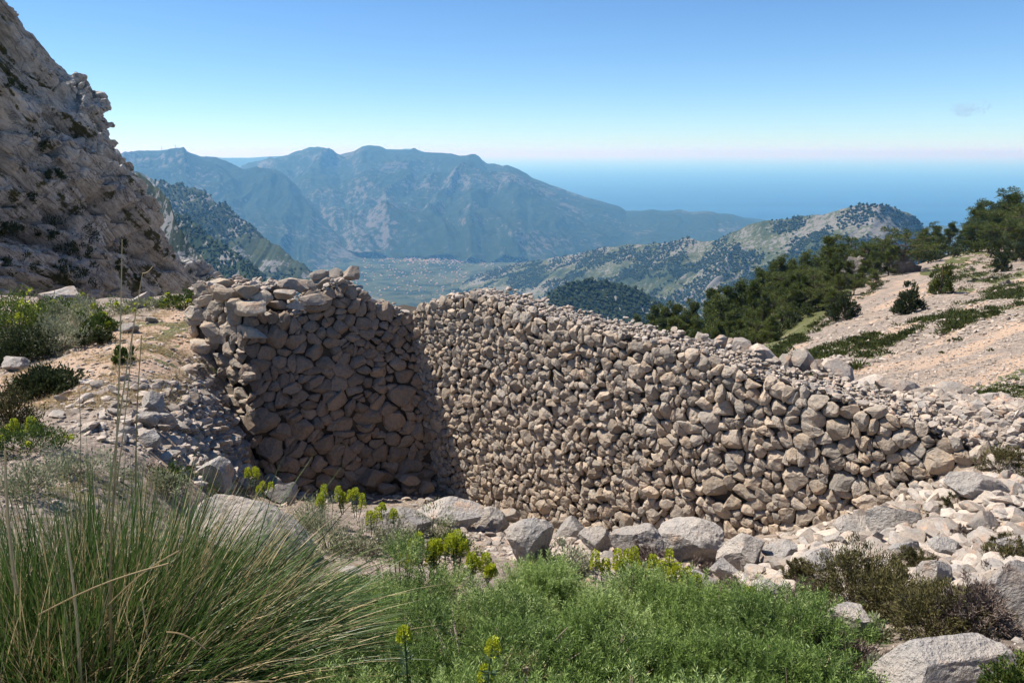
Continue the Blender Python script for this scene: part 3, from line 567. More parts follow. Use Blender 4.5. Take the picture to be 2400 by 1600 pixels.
cl = [(60, 1010, 600, 60, 9), (90, 1070, 592, 70, 8), (60, 1140, 592, 60, 7), (50, 1210, 590, 50, 6), (40, 950, 588, 50, 9)]
XY = np.concatenate([np.stack(town_pts(*c_), 1) for c_ in cl])[:300]; zz = valley_z(XY[:, 0], XY[:, 1])
for (x, y), z in zip(XY, zz):
    o = place(HM[r.integers(5)], 'house', (x, y, z), (0, 0, r.uniform(0, 3.14)), (1, 1, 1)); tag(o, 'tiny pale house with a tiled roof in the distant valley town', 'house', 'houses of the valley town')
big = []
for n_, *c_ in [(1100, 1040, 598, 75, 9), (600, 1170, 590, 75, 6), (300, 1050, 640, 190, 28), (120, 1300, 590, 80, 10), (80, 900, 640, 100, 25)]:
    x, y = town_pts(n_, *c_); z = valley_z(x, y)
    for i in range(n_): V, T, mi = house_mesh(r.uniform(7, 15), r.uniform(6, 10), r.uniform(4, 7), 2.); big.append((rotz(V, r.uniform(0, 3.14)) + (x[i], y[i], z[i]), T, r.random(), mi))
V, Fc, R = merge([b_[:3] for b_ in big]); tag(mk('outlying_houses', V, Fc, None, mats=[mw, mr], mi=np.concatenate([b_[3] for b_ in big]), attrs={'rnd': R}), kind='stuff')
for k, (px, py, w_, h_, lb) in enumerate([(1198, 577, 60, 12, 'long white flat warehouse above the pink roofs of the town'), (1230, 580, 80, 10, 'second white warehouse, just beyond the long one at the town edge'), (1180, 582, 40, 14, 'small white block at the near side of the warehouses')]):
    rr_ = ray(px, py); t = -862 / rr_[2]; V, T, mi = house_mesh(w_, 26, h_, .6); c_ = rr_ * t
    wr = mk('warehouse', V + (c_[0], c_[1], float(valley_z(np.array([c_[0]]), np.array([c_[1]]))[0])), T, None, mats=[mw, mw], mi=mi, loc=tuple(c_), attrs={'rnd': np.full(len(V), .9)}); tag(wr, lb, 'building')
# masts on the mountain top
mm, _, bb, _ = new_mat('mast_metal'); bb.inputs['Base Color'].default_value = (.25, .25, .26, 1)
for px, py, hh, lb in [(380, 353, 52, 'thin lattice mast on the summit, the leftmost one'), (412, 349, 52, 'tallest thin mast beside the summit knob'), (418, 349, 30, 'short mast just beside the tallest one on the summit')]:
    c_ = at(px, py + 1, 8200); root = empty('radio_mast', c_, lb, 'mast'); a = 2.2
    for x, y in ((-a, -a), (a, -a), (0, a)):
        V = np.array([(x * s_ * q_ + dx, y * s_ * q_ + dy, z_) for q_, z_ in ((1, -8), (.25, hh)) for s_ in (1,) for dx, dy in ((-1, -1), (1, -1), (1, 1), (-1, 1))], float); mk('leg', V, [(0, 1, 5, 4), (1, 2, 6, 5), (2, 3, 7, 6), (3, 0, 4, 7), (4, 5, 6, 7)], mm, root)
# ---------------------------------------------------------------- a wisp of cloud
m = bpy.data.materials.new('cloud_wisp'); m.use_nodes = True; n = m.node_tree; n.nodes.clear(); g = N(n); out = g('OutputMaterial'); tc = g('TexCoord').outputs['Object']
nz_ = g('TexNoise', {'Vector': g('Mapping', {'Vector': tc, 'Scale': (1, 1, 1.6)}).outputs[0], 'Scale': .007, 'Detail': 6, 'Roughness': .65, 'Distortion': 1.2}).outputs[0]
ln = g('VectorMath', {0: g('Mapping', {'Vector': tc, 'Scale': (1 / 240., 1 / 120., 1 / 120.)}).outputs[0]}, operation='LENGTH').outputs['Value']
dn = g.math('MULTIPLY', g.math('MAXIMUM', g.math('SUBTRACT', g.math('SUBTRACT', nz_, .42), g.math('MULTIPLY', ln, .14)), 0.), .07)
pv = g('VolumePrincipled', {'Density': dn, 'Color': (.55, .62, .75, 1)}); n.links.new(pv.outputs[0], out.inputs['Volume'])
c_ = at(2272, 252, 9000); V, Fc = ICO[3]; tag(mk('cloud', V * (240, 120, 120) + c_, Fc, m, loc=tuple(c_)), 'small ragged grey wisp of cloud alone in the sky above the sea', 'cloud'); m.cycles.volume_step_rate = 4.
# ---------------------------------------------------------------- haze
V = np.array([(x, y, z) for z in (-901, TOP) for x, y in ((-270000, -600), (270000, -600), (270000, 270000), (-270000, 270000))], float)
m = bpy.data.materials.new('haze'); m.use_nodes = True; n = m.node_tree; n.nodes.clear(); out = n.nodes.new('ShaderNodeOutputMaterial'); pv = n.nodes.new('ShaderNodeVolumePrincipled')
pv.inputs['Color'].default_value = HAZE_COLOR + (1,); pv.inputs['Density'].default_value = HAZE_DENSITY; pv.inputs['Absorption Color'].default_value = (1, 1, 1, 1); pv.inputs['Anisotropy'].default_value = 0.2; n.links.new(pv.outputs[0], out.inputs['Volume'])
hz = mk('haze', V, [(0, 3, 2, 1), (4, 5, 6, 7), (0, 1, 5, 4), (1, 2, 6, 5), (2, 3, 7, 6), (3, 0, 4, 7)], m); tag(hz, kind='stuff')
# ---------------------------------------------------------------- the cliff
sil = [(-330, -480, 60), (-180, -330, 64), (-60, -130, 70), (0, -20, 76), (30, 22, 78), (56, 51, 79), (60, 66, 79), (79, 77, 80), (117, 128, 82), (140, 148, 83), (166, 170, 84), (180, 166, 85), (204, 173, 86), (209, 204, 86), (226, 212, 87), (240, 219, 88), (232, 240, 88), (230, 255, 88), (243, 274, 89), (247, 286, 89), (243, 300, 89), (235, 316, 89), (240, 347, 90), (232, 367, 90), (256, 423, 92), (284, 459, 94), (308, 510, 97), (356, 556, 100), (425, 602, 104), (482, 622, 108), (530, 664, 112), (560, 720, 115)]
bas = [(-1500, 800, 22), (-1000, 860, 26), (-700, 850, 30), (-450, 840, 36), (-250, 830, 40), (-60, 810, 46), (100, 800, 52), (220, 790, 58), (320, 780, 66), (400, 775, 76), (470, 770, 90), (520, 765, 108), (550, 765, 118)]
A = np.array([at(*t) for t in sil]); B = np.array([at(*t) for t in bas])
def resample(P, n_):
    l = np.r_[0, np.cumsum(np.linalg.norm(np.diff(P, axis=0), axis=1))]; s = np.linspace(0, l[-1], n_); return np.stack([np.interp(s, l, P[:, i]) for i in range(3)], 1)
nc, nr_ = 760, 400; PA = resample(A, nc); PB = resample(B, nc)
back = 26; T = np.concatenate([-np.linspace(1, 0, back + 1)[:-1], np.linspace(0, 1, nr_) ** 1.0])
ddir = nrm(at(520, 663, 112) - at(60, 60, 70))
Vv = []
for t in T:
    if t < 0: Vv.append(PA + (-t) * np.array([-14, 22, -9.]))
    else:
        P = PA * (1 - t) + PB * t; P = P + np.outer(np.full(nc, math.sin(math.pi * min(t * 1.0, 1)) * 2.0), np.array([.7, -.5, .2])); Vv.append(P)
Vv = np.array(Vv)
du = np.gradient(Vv, axis=1); dv_ = np.gradient(Vv, axis=0); Nn = nrm(np.cross(du, dv_))
if Nn[60, 300, 0] < 0: Nn = -Nn
e1 = ddir; e2 = nrm(np.cross(e1, np.array([.8, -.5, .3]))); e3 = np.cross(e1, e2)
q = np.stack([Vv @ e1, Vv @ e2, Vv @ e3], -1)
wp = np.stack([fbm(Vv / 14 + 5, 3), fbm(Vv / 14 + 25, 3), fbm(Vv / 14 + 45, 3)], -1) * 1.8
qa = q + wp
def rib(v): return 1 - np.abs(v) * 2.2
n1 = rib(fbm(qa / np.array([80, 5., 5.]), 3)); n2 = rib(fbm(qa / np.array([34, 2.2, 2.2]) + 31, 3)); n5 = rib(fbm(qa / np.array([10, .8, .8]) + 51, 3))
n3 = fbm(Vv / 1.1 + 7, 4); n4 = fbm(qa / np.array([70, 14, 14]) + 70, 3); st = fbm(qa / np.array([30, 7, 7]) + 11, 2) * 5; blk = (np.floor(st) + smooth(.75, 1, st - np.floor(st))) / 5
def groove(v, w_): return -np.exp(-(v / w_) ** 2)
k1 = groove(fbm(qa / np.array([70, 4.6, 4.6]) + 3, 3), .045); k2 = groove(fbm(qa / np.array([26, 1.8, 1.8]) + 77, 3), .055); k3 = groove(fbm(q / np.array([3.2, 8, 8]) + 5, 3), .035); k4 = groove(fbm(q / np.array([2.4, 1.0, 1.0]) + 9, 2), .07)
crk = np.clip(-(k1 + .7 * k2 + .4 * k3), 0, 1)
Tt = T[:, None]; edge = smooth(0, .08, np.abs(Tt)) * .8 + .2
disp = 2.4 * n4 + 2.3 * n1 + 1.2 * n2 + .42 * n5 + .25 * n3 + 2.2 * blk + 1.9 * k1 + 1.0 * k2 + .35 * k3 + .2 * k4; disp = (disp - np.quantile(disp, .66)) * edge
Vd = Vv + Nn * disp[..., None]
edge_ = edge
m, n, b, _ = new_mat('cliff_rock'); g = N(n); tc = g('TexCoord').outputs['Object']
basis = g('VectorRotate', {'Vector': tc, 'Axis': tuple(np.cross(e1, (1, 0, 0)) / np.linalg.norm(np.cross(e1, (1, 0, 0)))), 'Angle': float(math.acos(e1[0]))}).outputs[0]
sp = g('Mapping', {'Vector': basis, 'Scale': (.10, .9, .9)}).outputs[0]
s1 = g.noise(sp, .6, 8, .65, .8); s2 = g.noise(tc, .9, 8, .65); s3 = g.noise(sp, 2.8, 6, .7, .4); lo = g.noise(tc, .09, 4, .5)
c = g.mix(g.ramp(s2, [(.36, (0, 0, 0)), (.64, (1, 1, 1))]), (.44, .425, .40), (.60, .585, .55))
c = g.mix(g.ramp(lo, [(.50, (0, 0, 0)), (.66, (.45, .45, .45))]), c, (.42, .35, .28))
c = g.mix(1., c, g.ramp(s3, [(.32, (.62, .61, .60)), (.46, (1, 1, 1)), (.7, (1.15, 1.15, 1.15))]), 'MULTIPLY')
vg = g.ramp(g.math('ADD', g.math('MULTIPLY', s1, .6), g.math('MULTIPLY', g.noise(tc, .35, 6, .7), .5)), [(.60, (0, 0, 0)), (.635, (1, 1, 1))])
c = g.mix(vg, c, g.mix(s3, (.035, .045, .018), (.10, .09, .03)))
fis = lambda v, w_: g.ramp(g.math('ABSOLUTE', g.math('SUBTRACT', v, .5)), [(0., (1, 1, 1)), (w_, (0, 0, 0))])
f1 = g.noise(g('Mapping', {'Vector': basis, 'Scale': (.07, .55, .55)}).outputs[0], .8, 6, .6, .5); f2 = g.noise(g('Mapping', {'Vector': basis, 'Scale': (.22, 1.3, 1.3)}).outputs[0], 1., 6, .6, .5)
c = g.mix(g.math('MULTIPLY', fis(f1, .012), .8), c, (.06, .055, .045)); c = g.mix(g.math('MULTIPLY', fis(f2, .016), .6), c, (.08, .07, .06))
c = g.mix(g.math('MULTIPLY', g.attr('cleft'), .45), c, (.07, .065, .045))
n.links.new(c, b.inputs['Base Color'])
bp = g('Bump', {'Strength': 1., 'Distance': .5, 'Height': g.math('ADD', g.math('MULTIPLY', s3, .8), s2)}); n.links.new(bp.outputs[0], b.inputs['Normal'])
M['cliff'] = m; tag(mk('cliff', Vd, grid_faces(len(T), nc), m, sm=False, attrs={'cleft': crk.ravel()}), kind='structure')
CL = (Vd, back)
# ---------------------------------------------------------------- loose rocks
r3 = np.random.default_rng(33)
B_ = lambda x0, y0, x1, y1, Y, lb, **k: put_rock('boulder', (x0 + x1) / 2, (y0 + y1) / 2, Y, x1 - x0, y1 - y0, label=lb, **k)
B_(1538, 1218, 1692, 1342, 6.9, 'largest angular white boulder at the foot of the long wall, shaded on one side', sub=5, cuts=10, rough=.06, tilt=-.1, seed=5, cmin=.45, cmax=.75)
B_(1686, 1252, 1792, 1352, 6.7, 'blocky grey boulder beside the largest white boulder', sub=4, seed=6)
B_(1188, 1212, 1296, 1350, 7.2, 'tall grey slab with an upright crack under the long wall', sub=5, rough=.05, seed=12, cuts=7)
B_(1306, 1214, 1380, 1276, 8.2, 'small tilted block between the cracked slab and the wall foot', sub=4, seed=7)
B_(1358, 1240, 1436, 1304, 7.8, 'rounded pale block next to the small tilted block', sub=4, seed=9)
B_(1430, 1228, 1548, 1332, 7.5, 'wide white boulder with a dark hollow behind the thorny tuft', sub=5, seed=10)
B_(1936, 1248, 1996, 1294, 6.6, 'clean white pointed block on the rubble below the wall end', sub=3, seed=13, tilt=.2)
B_(1960, 1212, 2050, 1272, 7.0, 'flat grey slab just above the clean white pointed block', sub=4, seed=14)
B_(2040, 1184, 2166, 1260, 6.9, 'broad pinkish bedrock slab at the foot of the wall end', sub=5, seed=15, cuts=8)
B_(2150, 1314, 2238, 1382, 5.2, 'brilliant white oblong block above the cushion shrubs', sub=4, seed=16, tilt=.45, cuts=8)
B_(1908, 1410, 2070, 1512, 4.2, 'jagged white boulder half hidden by the largest cushion shrub', sub=5, seed=17, tilt=.3)
B_(2314, 1318, 2500, 1486, 4.2, 'big smooth pinkish boulder cut by the picture edge', sub=5, seed=18, rough=.05, cuts=7)
B_(2040, 1502, 2380, 1640, 3.3, 'large flat grey slab lying below the cushion shrubs', sub=5, seed=19, rough=.05, cuts=8)
B_(2216, 1108, 2368, 1184, 6.9, 'long bluish-grey slanting slab near the top of the rubble', sub=4, seed=20, tilt=.3)
B_(455, 1180, 735, 1335, 5.6, 'long rounded pale slab behind the arching grass', sub=5, seed=21, rough=.045, tilt=.5, cuts=6, cmin=.6)
B_(612, 1112, 666, 1146, 10.6, 'small pointed rock at the foot of the short wall', sub=4, seed=22)
B_(618, 1128, 696, 1186, 9.6, 'bigger grey rock in front of the small pointed rock', sub=4, seed=23)
B_(985, 1176, 1130, 1244, 9.0, 'pale cracked bedrock hump at the rim of the dark pit', sub=5, seed=24, cuts=8)
B_(1110, 1185, 1190, 1250, 8.3, 'pale rock joining the bedrock hump and the cracked slab', sub=4, seed=25)
B_(860, 1190, 1010, 1262, 8.4, 'low pinkish ledge of rock behind the grey-leaved shrubs', sub=5, seed=26, cuts=8)
B_(1170, 1190, 1220, 1226, 8.6, 'orange-stained block wedged at the wall foot', sub=3, seed=27, mat='rubble')
B_(796, 1328, 848, 1358, 5.6, 'small white rock among the green bushes and grass', sub=3, seed=28)
B_(1598, 1338, 1684, 1398, 5.9, 'flat grey slab under the yellow-green spurges', sub=4, seed=29, tilt=.3)
B_(1664, 1308, 1728, 1372, 6.1, 'brownish upright block below the blocky grey boulder', sub=4, seed=30)
B_(1746, 1352, 1856, 1408, 5.4, 'low brown-grey rock at the upper edge of the rosemary', sub=4, seed=31)
B_(1790, 1268, 1866, 1320, 6.4, 'overhanging grey rock right of the blocky boulder', sub=4, seed=32)
B_(1878, 1286, 1960, 1340, 5.9, 'pink flat-topped rock just above the largest cushion shrub', sub=4, seed=36)
B_(2080, 1262, 2168, 1310, 5.9, 'split oblong grey rock in the middle of the rubble slope', sub=4, seed=33, tilt=.4)
B_(2170, 1260, 2250, 1310, 5.8, 'streaky slab next to the split oblong rock', sub=4, seed=34, tilt=.3)
B_(2262, 1196, 2340, 1256, 6.2, 'angular pink rock on the rubble beside the ochre earth', sub=4, seed=35, mat='rubble')
B_(2200, 1390, 2262, 1440, 4.7, 'blue-grey rock between two cushion shrubs', sub=4, seed=37)
B_(2340, 1255, 2430, 1320, 5.2, 'grey boulder just above the big smooth pinkish one', sub=4, seed=38)
B_(96, 675, 194, 722, 19., 'large pale boulder standing on the terrace under the cliff', sub=5, seed=40)
B_(298, 694, 346, 722, 18.5, 'brownish boulder on the terrace crest by the dry stalks', sub=4, seed=41, tilt=-.3)
B_(2, 838, 64, 874, 11.5, 'grey boulder at the near end of the dark green shrub', sub=4, seed=42)
B_(282, 758, 322, 780, 14., 'flat grey stone on the grassy path', sub=3, seed=43)
B_(316, 1006, 376, 1052, 8.0, 'rounded grey rock at the lower end of the spilled stones', sub=4, seed=44)
B_(318, 966, 374, 1012, 8.5, 'dark-sided block just above the rounded grey rock', sub=4, seed=45)
B_(330, 918, 384, 972, 8.9, 'tallest grey block in the middle of the spilled stones', sub=4, seed=46)
B_(370, 965, 414, 1000, 8.9, 'tilted block right of the dark-sided one', sub=4, seed=47)
B_(280, 998, 320, 1024, 8.2, 'small block left of the rounded grey rock', sub=3, seed=48)
B_(450, 1070, 540, 1150, 9.6, 'grey block under the broken wall end by the ochre earth', sub=4, seed=49)
B_(340, 742, 366, 756, 14.6, 'low stone in the row edging the path', sub=3, seed=60)
for k, (x, y) in enumerate([(385, 742), (405, 738), (418, 734), (432, 730), (448, 728), (366, 752)]):
    o = put_rock('edging_stone', x, y, 15, 20, 17, sub=2, seed=61 + k); tag(o, 'small grey stone in the row edging the grassy path', 'stone', 'stones edging the path')
for k, (x, y, w_, h_) in enumerate([(870, 1120, 96, 52), (960, 1125, 60, 36), (800, 1135, 50, 30), (1000, 1140, 46, 34), (905, 1145, 60, 30), (750, 1132, 50, 30), (840, 1150, 40, 24), (960, 1150, 44, 22)]):
    o = put_rock('fallen_stone', x, y, 12.0, w_ * .75, h_ * .75, sub=3, seed=70 + k, mat='wall_shade_brown')  # pit-floor shade painted into these stones with the darkened wall colour
    tag(o, 'largest fallen stone on the dark pit floor' if k == 0 else 'fallen stone lying in the shade on the pit floor', 'stone', None if k == 0 else 'fallen stones on the pit floor')
# countable rubble: the 290 largest as things, the rest as one heap
zones = [([(1850, 1235), (2060, 1170), (2230, 1120), (2400, 1060), (2450, 1420), (2240, 1400), (2100, 1340), (1850, 1330)], 1900, 150, (.025, .20), 'loose pale stone on the rubble slope below the wall end', 'stones of the rubble slope'),
         ([(90, 900), (190, 870), (300, 880), (450, 890), (560, 1010), (575, 1120), (470, 1140), (360, 1080), (150, 1010)], 1050, 120, (.025, .15), 'loose grey stone spilled on the path beside the short wall', 'stones spilled beside the short wall'),
         ([(950, 1170), (1120, 1180), (1290, 1250), (1500, 1290), (1880, 1250), (1880, 1400), (1640, 1400), (1300, 1340), (1150, 1300), (950, 1250)], 1900, 60, (.025, .15), 'small pale stone between the boulders at the wall foot', 'small stones at the wall foot'),
         ([(440, 850), (480, 860), (575, 1000), (585, 1140), (470, 1145), (400, 1010)], 1100, 60, (.04, .17), 'grey stone banked against the broken end of the short wall', 'stones banked against the broken wall end'),
         ([(-50, 830), (200, 800), (300, 740), (440, 720), (480, 880), (100, 920), (-50, 960)], 1600, 0, (.012, .07), '', ''),
         ([(1880, 890), (2400, 760), (2400, 1060), (2130, 970)], 4200, 0, (.04, .13), '', ''),
         ([(1800, 860), (2050, 700), (2400, 600), (2400, 760), (1880, 900)], 3500, 0, (.08, .30), '', ''),
         ([(660, 1130), (1040, 1130), (1040, 1170), (660, 1190)], 260, 0, (.03, .12), '', ''),
         ([(700, 1180), (1150, 1230), (2400, 1250), (2400, 1600), (0, 1600), (0, 1000), (300, 1050)], 3200, 0, (.012, .05), '', '')]
heap = []
for poly, n_, nt_, (a, b_), lb, grp in zones:
    pl = np.array(poly); px = r3.uniform(pl[:, 0].min(), pl[:, 0].max(), n_ * 3); py = r3.uniform(pl[:, 1].min(), pl[:, 1].max(), n_ * 3)
    k = inpoly(px, py, pl); px, py = px[k][:n_], py[k][:n_]; P = hit(px, py); ok = ~np.isnan(P[:, 0]); P = P[ok]
    R = a * (b_ / a) ** (r3.random(len(P)) ** 3.0); P[:, 2] += R * .15; o_ = np.argsort(-R / P[:, 1]); P, R = P[o_], R[o_]
    lib = RK
    for i, (V, Fc, q) in enumerate(scatter_rocks(r3, P, R, lib if n_ < 2000 else RKs, .45)):
        if i < nt_: tag(mk('loose_stone', V, Fc, M['rubble'], loc=tuple(P[i]), attrs={'rnd': np.full(len(V), q)}), lb, 'stone', grp)
        else: heap.append((V, Fc, q))
V, Fc, R = merge(heap); tag(mk('scattered_stones', V, Fc, M['rubble'], attrs={'rnd': R}), kind='stuff')
M['outcrop'] = rock_mat('outcrop_rock', (.17, .16, .145), (.25, .21, .175), (.28, .18, .11), .6, 1., .3, .5, .2)
# rock outcrops among the pines, and the lone crag of the terrace rim
for x0, y0, x1, y1, Y, lb, sd in [(1955, 625, 2040, 730, 124, 'lower craggy rock outcrop between the pines at the scree edge', 80), (2060, 600, 2160, 680, 130, 'rock outcrop right under the big round pine', 81), (1985, 605, 2035, 655, 127, 'pointed pinkish outcrop above the lower crag', 82), (2345, 655, 2385, 685, 85, 'small pale outcrop high on the scree', 83), (2290, 885, 2340, 925, 30, 'white rock outcrop low on the scree beside green patches', 84), (2330, 965, 2400, 1010, 21, 'low white outcrop on the scree just above the wall end', 85), (2130, 805, 2150, 818, 55, 'small lone white rock in the ochre gravel streak', 86)]:
    put_rock('rock_outcrop', (x0 + x1) / 2, (y0 + y1) / 2, Y, x1 - x0, y1 - y0, sub=5, cuts=14, rough=.42, seed=sd, label=lb, cat='rock', mat='outcrop')
# ---------------------------------------------------------------- plants
r4 = np.random.default_rng(44)
def leafq(P, D, L, Wd, Nrm=None, r=r4):
    n_ = len(P); D = nrm(D); Nr = nrm(r.normal(size=(n_, 3))) if Nrm is None else Nrm; Sd = nrm(np.cross(D, Nr)); L = np.broadcast_to(L, n_)[:, None]; Wd = np.broadcast_to(Wd, n_)[:, None]
    V = np.stack([P, P + D * L * .5 + Sd * Wd * .5, P + D * L, P + D * L * .5 - Sd * Wd * .5], 1); return V.reshape(-1, 3), np.arange(4 * n_).reshape(-1, 4)
def strips(P, D, L, Wd, bend, segs=6, r=r4, sidev=None, droop=1.7):
    n_ = len(P); D = nrm(D); L = np.broadcast_to(L, n_); bend = np.broadcast_to(bend, n_); Sd = nrm(np.cross(D, nrm(r.normal(size=(n_, 3))))) if sidev is None else sidev; t = np.linspace(0, 1, segs + 1)
    Q = P[:, None] + D[:, None] * (L[:, None] * t)[..., None]; Q[..., 2] -= (bend * L)[:, None] * t ** droop
    hz_ = D.copy(); hz_[:, 2] = 0; Q += nrm(hz_)[:, None] * ((bend * L)[:, None] * .25 * t ** 2)[..., None]
    wd = np.broadcast_to(Wd, n_)[:, None] * (1 - t ** 2.2 * .92) * .5
    V = np.stack([Q + Sd[:, None] * wd[..., None], Q - Sd[:, None] * wd[..., None]], 2); idx = np.arange(n_ * (segs + 1) * 2).reshape(n_, segs + 1, 2)
    Fc = np.stack([idx[:, :-1, 0], idx[:, :-1, 1], idx[:, 1:, 1], idx[:, 1:, 0]], -1); return V.reshape(-1, 3), Fc.reshape(-1, 4), (segs + 1) * 2
def tubes(A, Bq, ra, rb, n=4):
    D = nrm(Bq - A); u = nrm(np.cross(D, np.array([.31, .71, .2]))); v = np.cross(D, u); th = np.arange(n) * 2 * np.pi / n; k = len(A)
    ring = lambda Pn, rr_: Pn[:, None] + np.broadcast_to(rr_, k)[:, None, None] * (np.cos(th)[None, :, None] * u[:, None] + np.sin(th)[None, :, None] * v[:, None])
    V = np.concatenate([ring(A, ra), ring(Bq, rb)], 1); i = np.arange(k * 2 * n).reshape(k, 2, n); j = np.roll(i, -1, 2)
    return V.reshape(-1, 3), np.stack([i[:, 0], j[:, 0], j[:, 1], i[:, 1]], -1).reshape(-1, 4)
def path_tube(pts, rad, n=5):
    pts = np.array(pts, float); rad = np.broadcast_to(rad, len(pts)); return tubes(pts[:-1], pts[1:], rad[:-1], rad[1:], n)
M['rosemary'] = leaf_mat('rosemary_leaf', (.055, .105, .022), (.22, .31, .075), .35, .5, .25, third=(.42, .50, .20))
M['grass_green'] = leaf_mat('tussock_blade', (.036, .075, .014), (.11, .175, .04), .3, .42, .4)
M['straw'] = leaf_mat('straw_blade', (.33, .24, .11), (.58, .47, .27), .25, .55, .3)
M['spurge_leaf'] = leaf_mat('spurge_leaf', (.05, .085, .035), (.09, .14, .06), .3)
M['spurge_flower'] = leaf_mat('spurge_flower', (.30, .36, .02), (.52, .54, .05), .35)
M['sage'] = leaf_mat('grey_leaf', (.20, .22, .13), (.34, .34, .22), .25, .8, .1)
M['cushion'] = leaf_mat('cushion_twig', (.055, .052, .022), (.14, .125, .05), .1, .85, .1)
M['cushion_grey'] = leaf_mat('cushion_twig_grey', (.12, .09, .07), (.24, .19, .16), .05, .9, .1)
M['shrub'] = leaf_mat('shrub_leaf', (.035, .065, .014), (.085, .13, .025), .3, .6, .3, third=(.18, .20, .04))
M['shrub_dark'] = leaf_mat('shrub_dark_leaf', (.025, .038, .014), (.06, .075, .028), .2, .7, .2)
M['pine'] = leaf_mat('pine_needle', (.030, .050, .010), (.085, .110, .022), .25, .6, .25, third=(.15, .17, .04))
M['low_green'] = leaf_mat('low_green', (.035, .05, .015), (.09, .105, .03), .2, .8, .1)
def gz(x, y): return float(ground_fast(np.array([x]), np.array([y]))[0])
# --- rosemary: upright sprigs clothed in needle leaves
def rosemary_bush(c, rx, ry, h, nsp, label, seed):
    r = np.random.default_rng(seed); root = empty('rosemary_bush', c, label, 'shrub', 'rosemary bushes along the foreground')
    nk = max(10, int(nsp / 80)); a = r.uniform(0, 2 * np.pi, nk); q = np.sqrt(r.random(nk)); lob = 1 + .22 * np.sin(a * 3 + seed)
    kx, ky = np.cos(a) * q * rx * lob, np.sin(a) * q * ry * lob; top = h * np.sqrt(np.clip(1 - q ** 2.4, 0, 1)) * r.uniform(.5, 1.18, nk); ks = r.uniform(.065, .12, nk); kb = r.random(nk)
    i_ = r.integers(0, nk, nsp); sp_ = nrm(r.normal(size=(nsp, 3)) * (1, 1, .7) + (0, 0, .55)); L = r.uniform(.09, .19, nsp)
    C_ = np.stack([kx, ky, np.maximum(top - .10, .03)], 1)[i_]; lean_ = np.stack([kx / rx, ky / ry, 0 * kx], 1)[i_] * .5
    P = C_ + sp_ * (ks[i_] * r.random(nsp) ** .5)[:, None] - (0, 0, .05); z = C_[:, 2]; x, y = C_[:, 0], C_[:, 1]
    D = nrm(sp_ * .75 + lean_ + (0, 0, .75) + r.normal(0, .12, (nsp, 3)))
    m_ = 38; t = np.linspace(.04, 1, m_)[None] ** .9 * np.ones((nsp, 1)); th = np.arange(m_)[None] * 2.4 + r.uniform(0, 6, nsp)[:, None]
    u = nrm(np.cross(D, np.array([.3, .2, .9]) + 0 * D)); v = np.cross(D, u); bs = P[:, None] + D[:, None] * (L[:, None] * t)[..., None]
    rad = np.cos(th)[..., None] * u[:, None] + np.sin(th)[..., None] * v[:, None]; up = (.55 + .5 * t)[..., None]
    V, Fc = leafq(bs.reshape(-1, 3), (rad + D[:, None] * up).reshape(-1, 3), r.uniform(.020, .032, nsp * m_), .0052, r=r)
    rn = np.repeat(np.clip(np.repeat(r.random(nsp) * .22 + .3 * kb[i_], m_) + .28 * np.tile(t[0], nsp) ** 2 + r.uniform(0, .35, nsp * m_), 0, .99), 4)
    tag(mk('foliage', V, Fc, M['rosemary'], root, attrs={'rnd': rn}), kind='stuff')
    k = r.integers(0, nsp, min(nsp, 260)); V, Fc = tubes(np.stack([x[k] * .25, y[k] * .25, 0 * z[k] - .1], 1), P[k] + D[k] * L[k][:, None] * .7, .006, .002); tag(mk('stems', V, Fc, M['twig'], root), kind='stuff')
ros = [(840, 1420, 4.3, .62, .5, .62, 900, 'dark rosemary bush beside the tip of the arching grass'), (930, 1330, 4.7, .5, .45, .50, 700, 'rosemary bush behind the row of yellow spurges'), (1060, 1430, 4.0, .62, .5, .52, 950, 'rosemary bush in the middle of the foreground, below the yellow spurge clump'), (1270, 1400, 4.4, .62, .5, .50, 900, 'rosemary bush under the tall cracked slab'), (1470, 1420, 4.2, .62, .5, .46, 900, 'rosemary bush under the wide white boulder'),
  (1660, 1440, 4.1, .6, .5, .44, 900, 'rosemary bush below the spurges at the flat slab'), (1850, 1470, 3.7, .48, .45, .42, 750, 'last rosemary bush before the jagged white boulder'), (620, 1560, 3.2, .5, .4, .42, 750, 'low rosemary bush in front of the grass tussock'), (860, 1570, 3.1, .5, .42, .40, 800, 'rosemary bush around the single curled spurge stalk'), (1120, 1560, 3.1, .52, .42, .42, 850, 'rosemary bush with the pale-green spurge rosette in front'), (1380, 1560, 3.15, .52, .42, .44, 850, 'rosemary bush at the middle bottom edge of the picture'),
  (1640, 1575, 3.1, .52, .42, .42, 850, 'rosemary bush by the bottom edge, left of the brown twiggy gap'), (1870, 1600, 2.95, .42, .4, .36, 650, 'rosemary bush nearest to the flat grey slab'), (330, 1640, 2.7, .26, .25, .30, 250, 'small rosemary tuft at the foot of the tussock'), (1000, 1680, 2.5, .5, .4, .34, 600, 'near rosemary bush around the knobbly spurge stalk, cut by the bottom edge'), (1240, 1680, 2.5, .45, .4, .34, 600, 'near rosemary bush cut by the bottom edge, between its two neighbours'), (750, 1680, 2.55, .45, .4, .3, 600, 'near rosemary bush at the foot of the tussock, cut by the bottom edge'), (1700, 1700, 2.5, .4, .35, .34, 500, 'near rosemary bush cut by the bottom edge, toward the flat slab'), (1450, 1690, 2.5, .5, .4, .34, 600, 'near rosemary bush cut by the bottom edge, below the wide white boulder')]
for k, (px, py, Y, rx, ry, h, ns, lb) in enumerate(ros):
    c = at(px, py, Y); z = gz(c[0], Y); want = at(px, py - 20, Y)[2]; hh = min(max(want - z, .16), .75); rosemary_bush((c[0], Y, z), rx, ry, hh, int(ns * 2.5), lb, 100 + k)
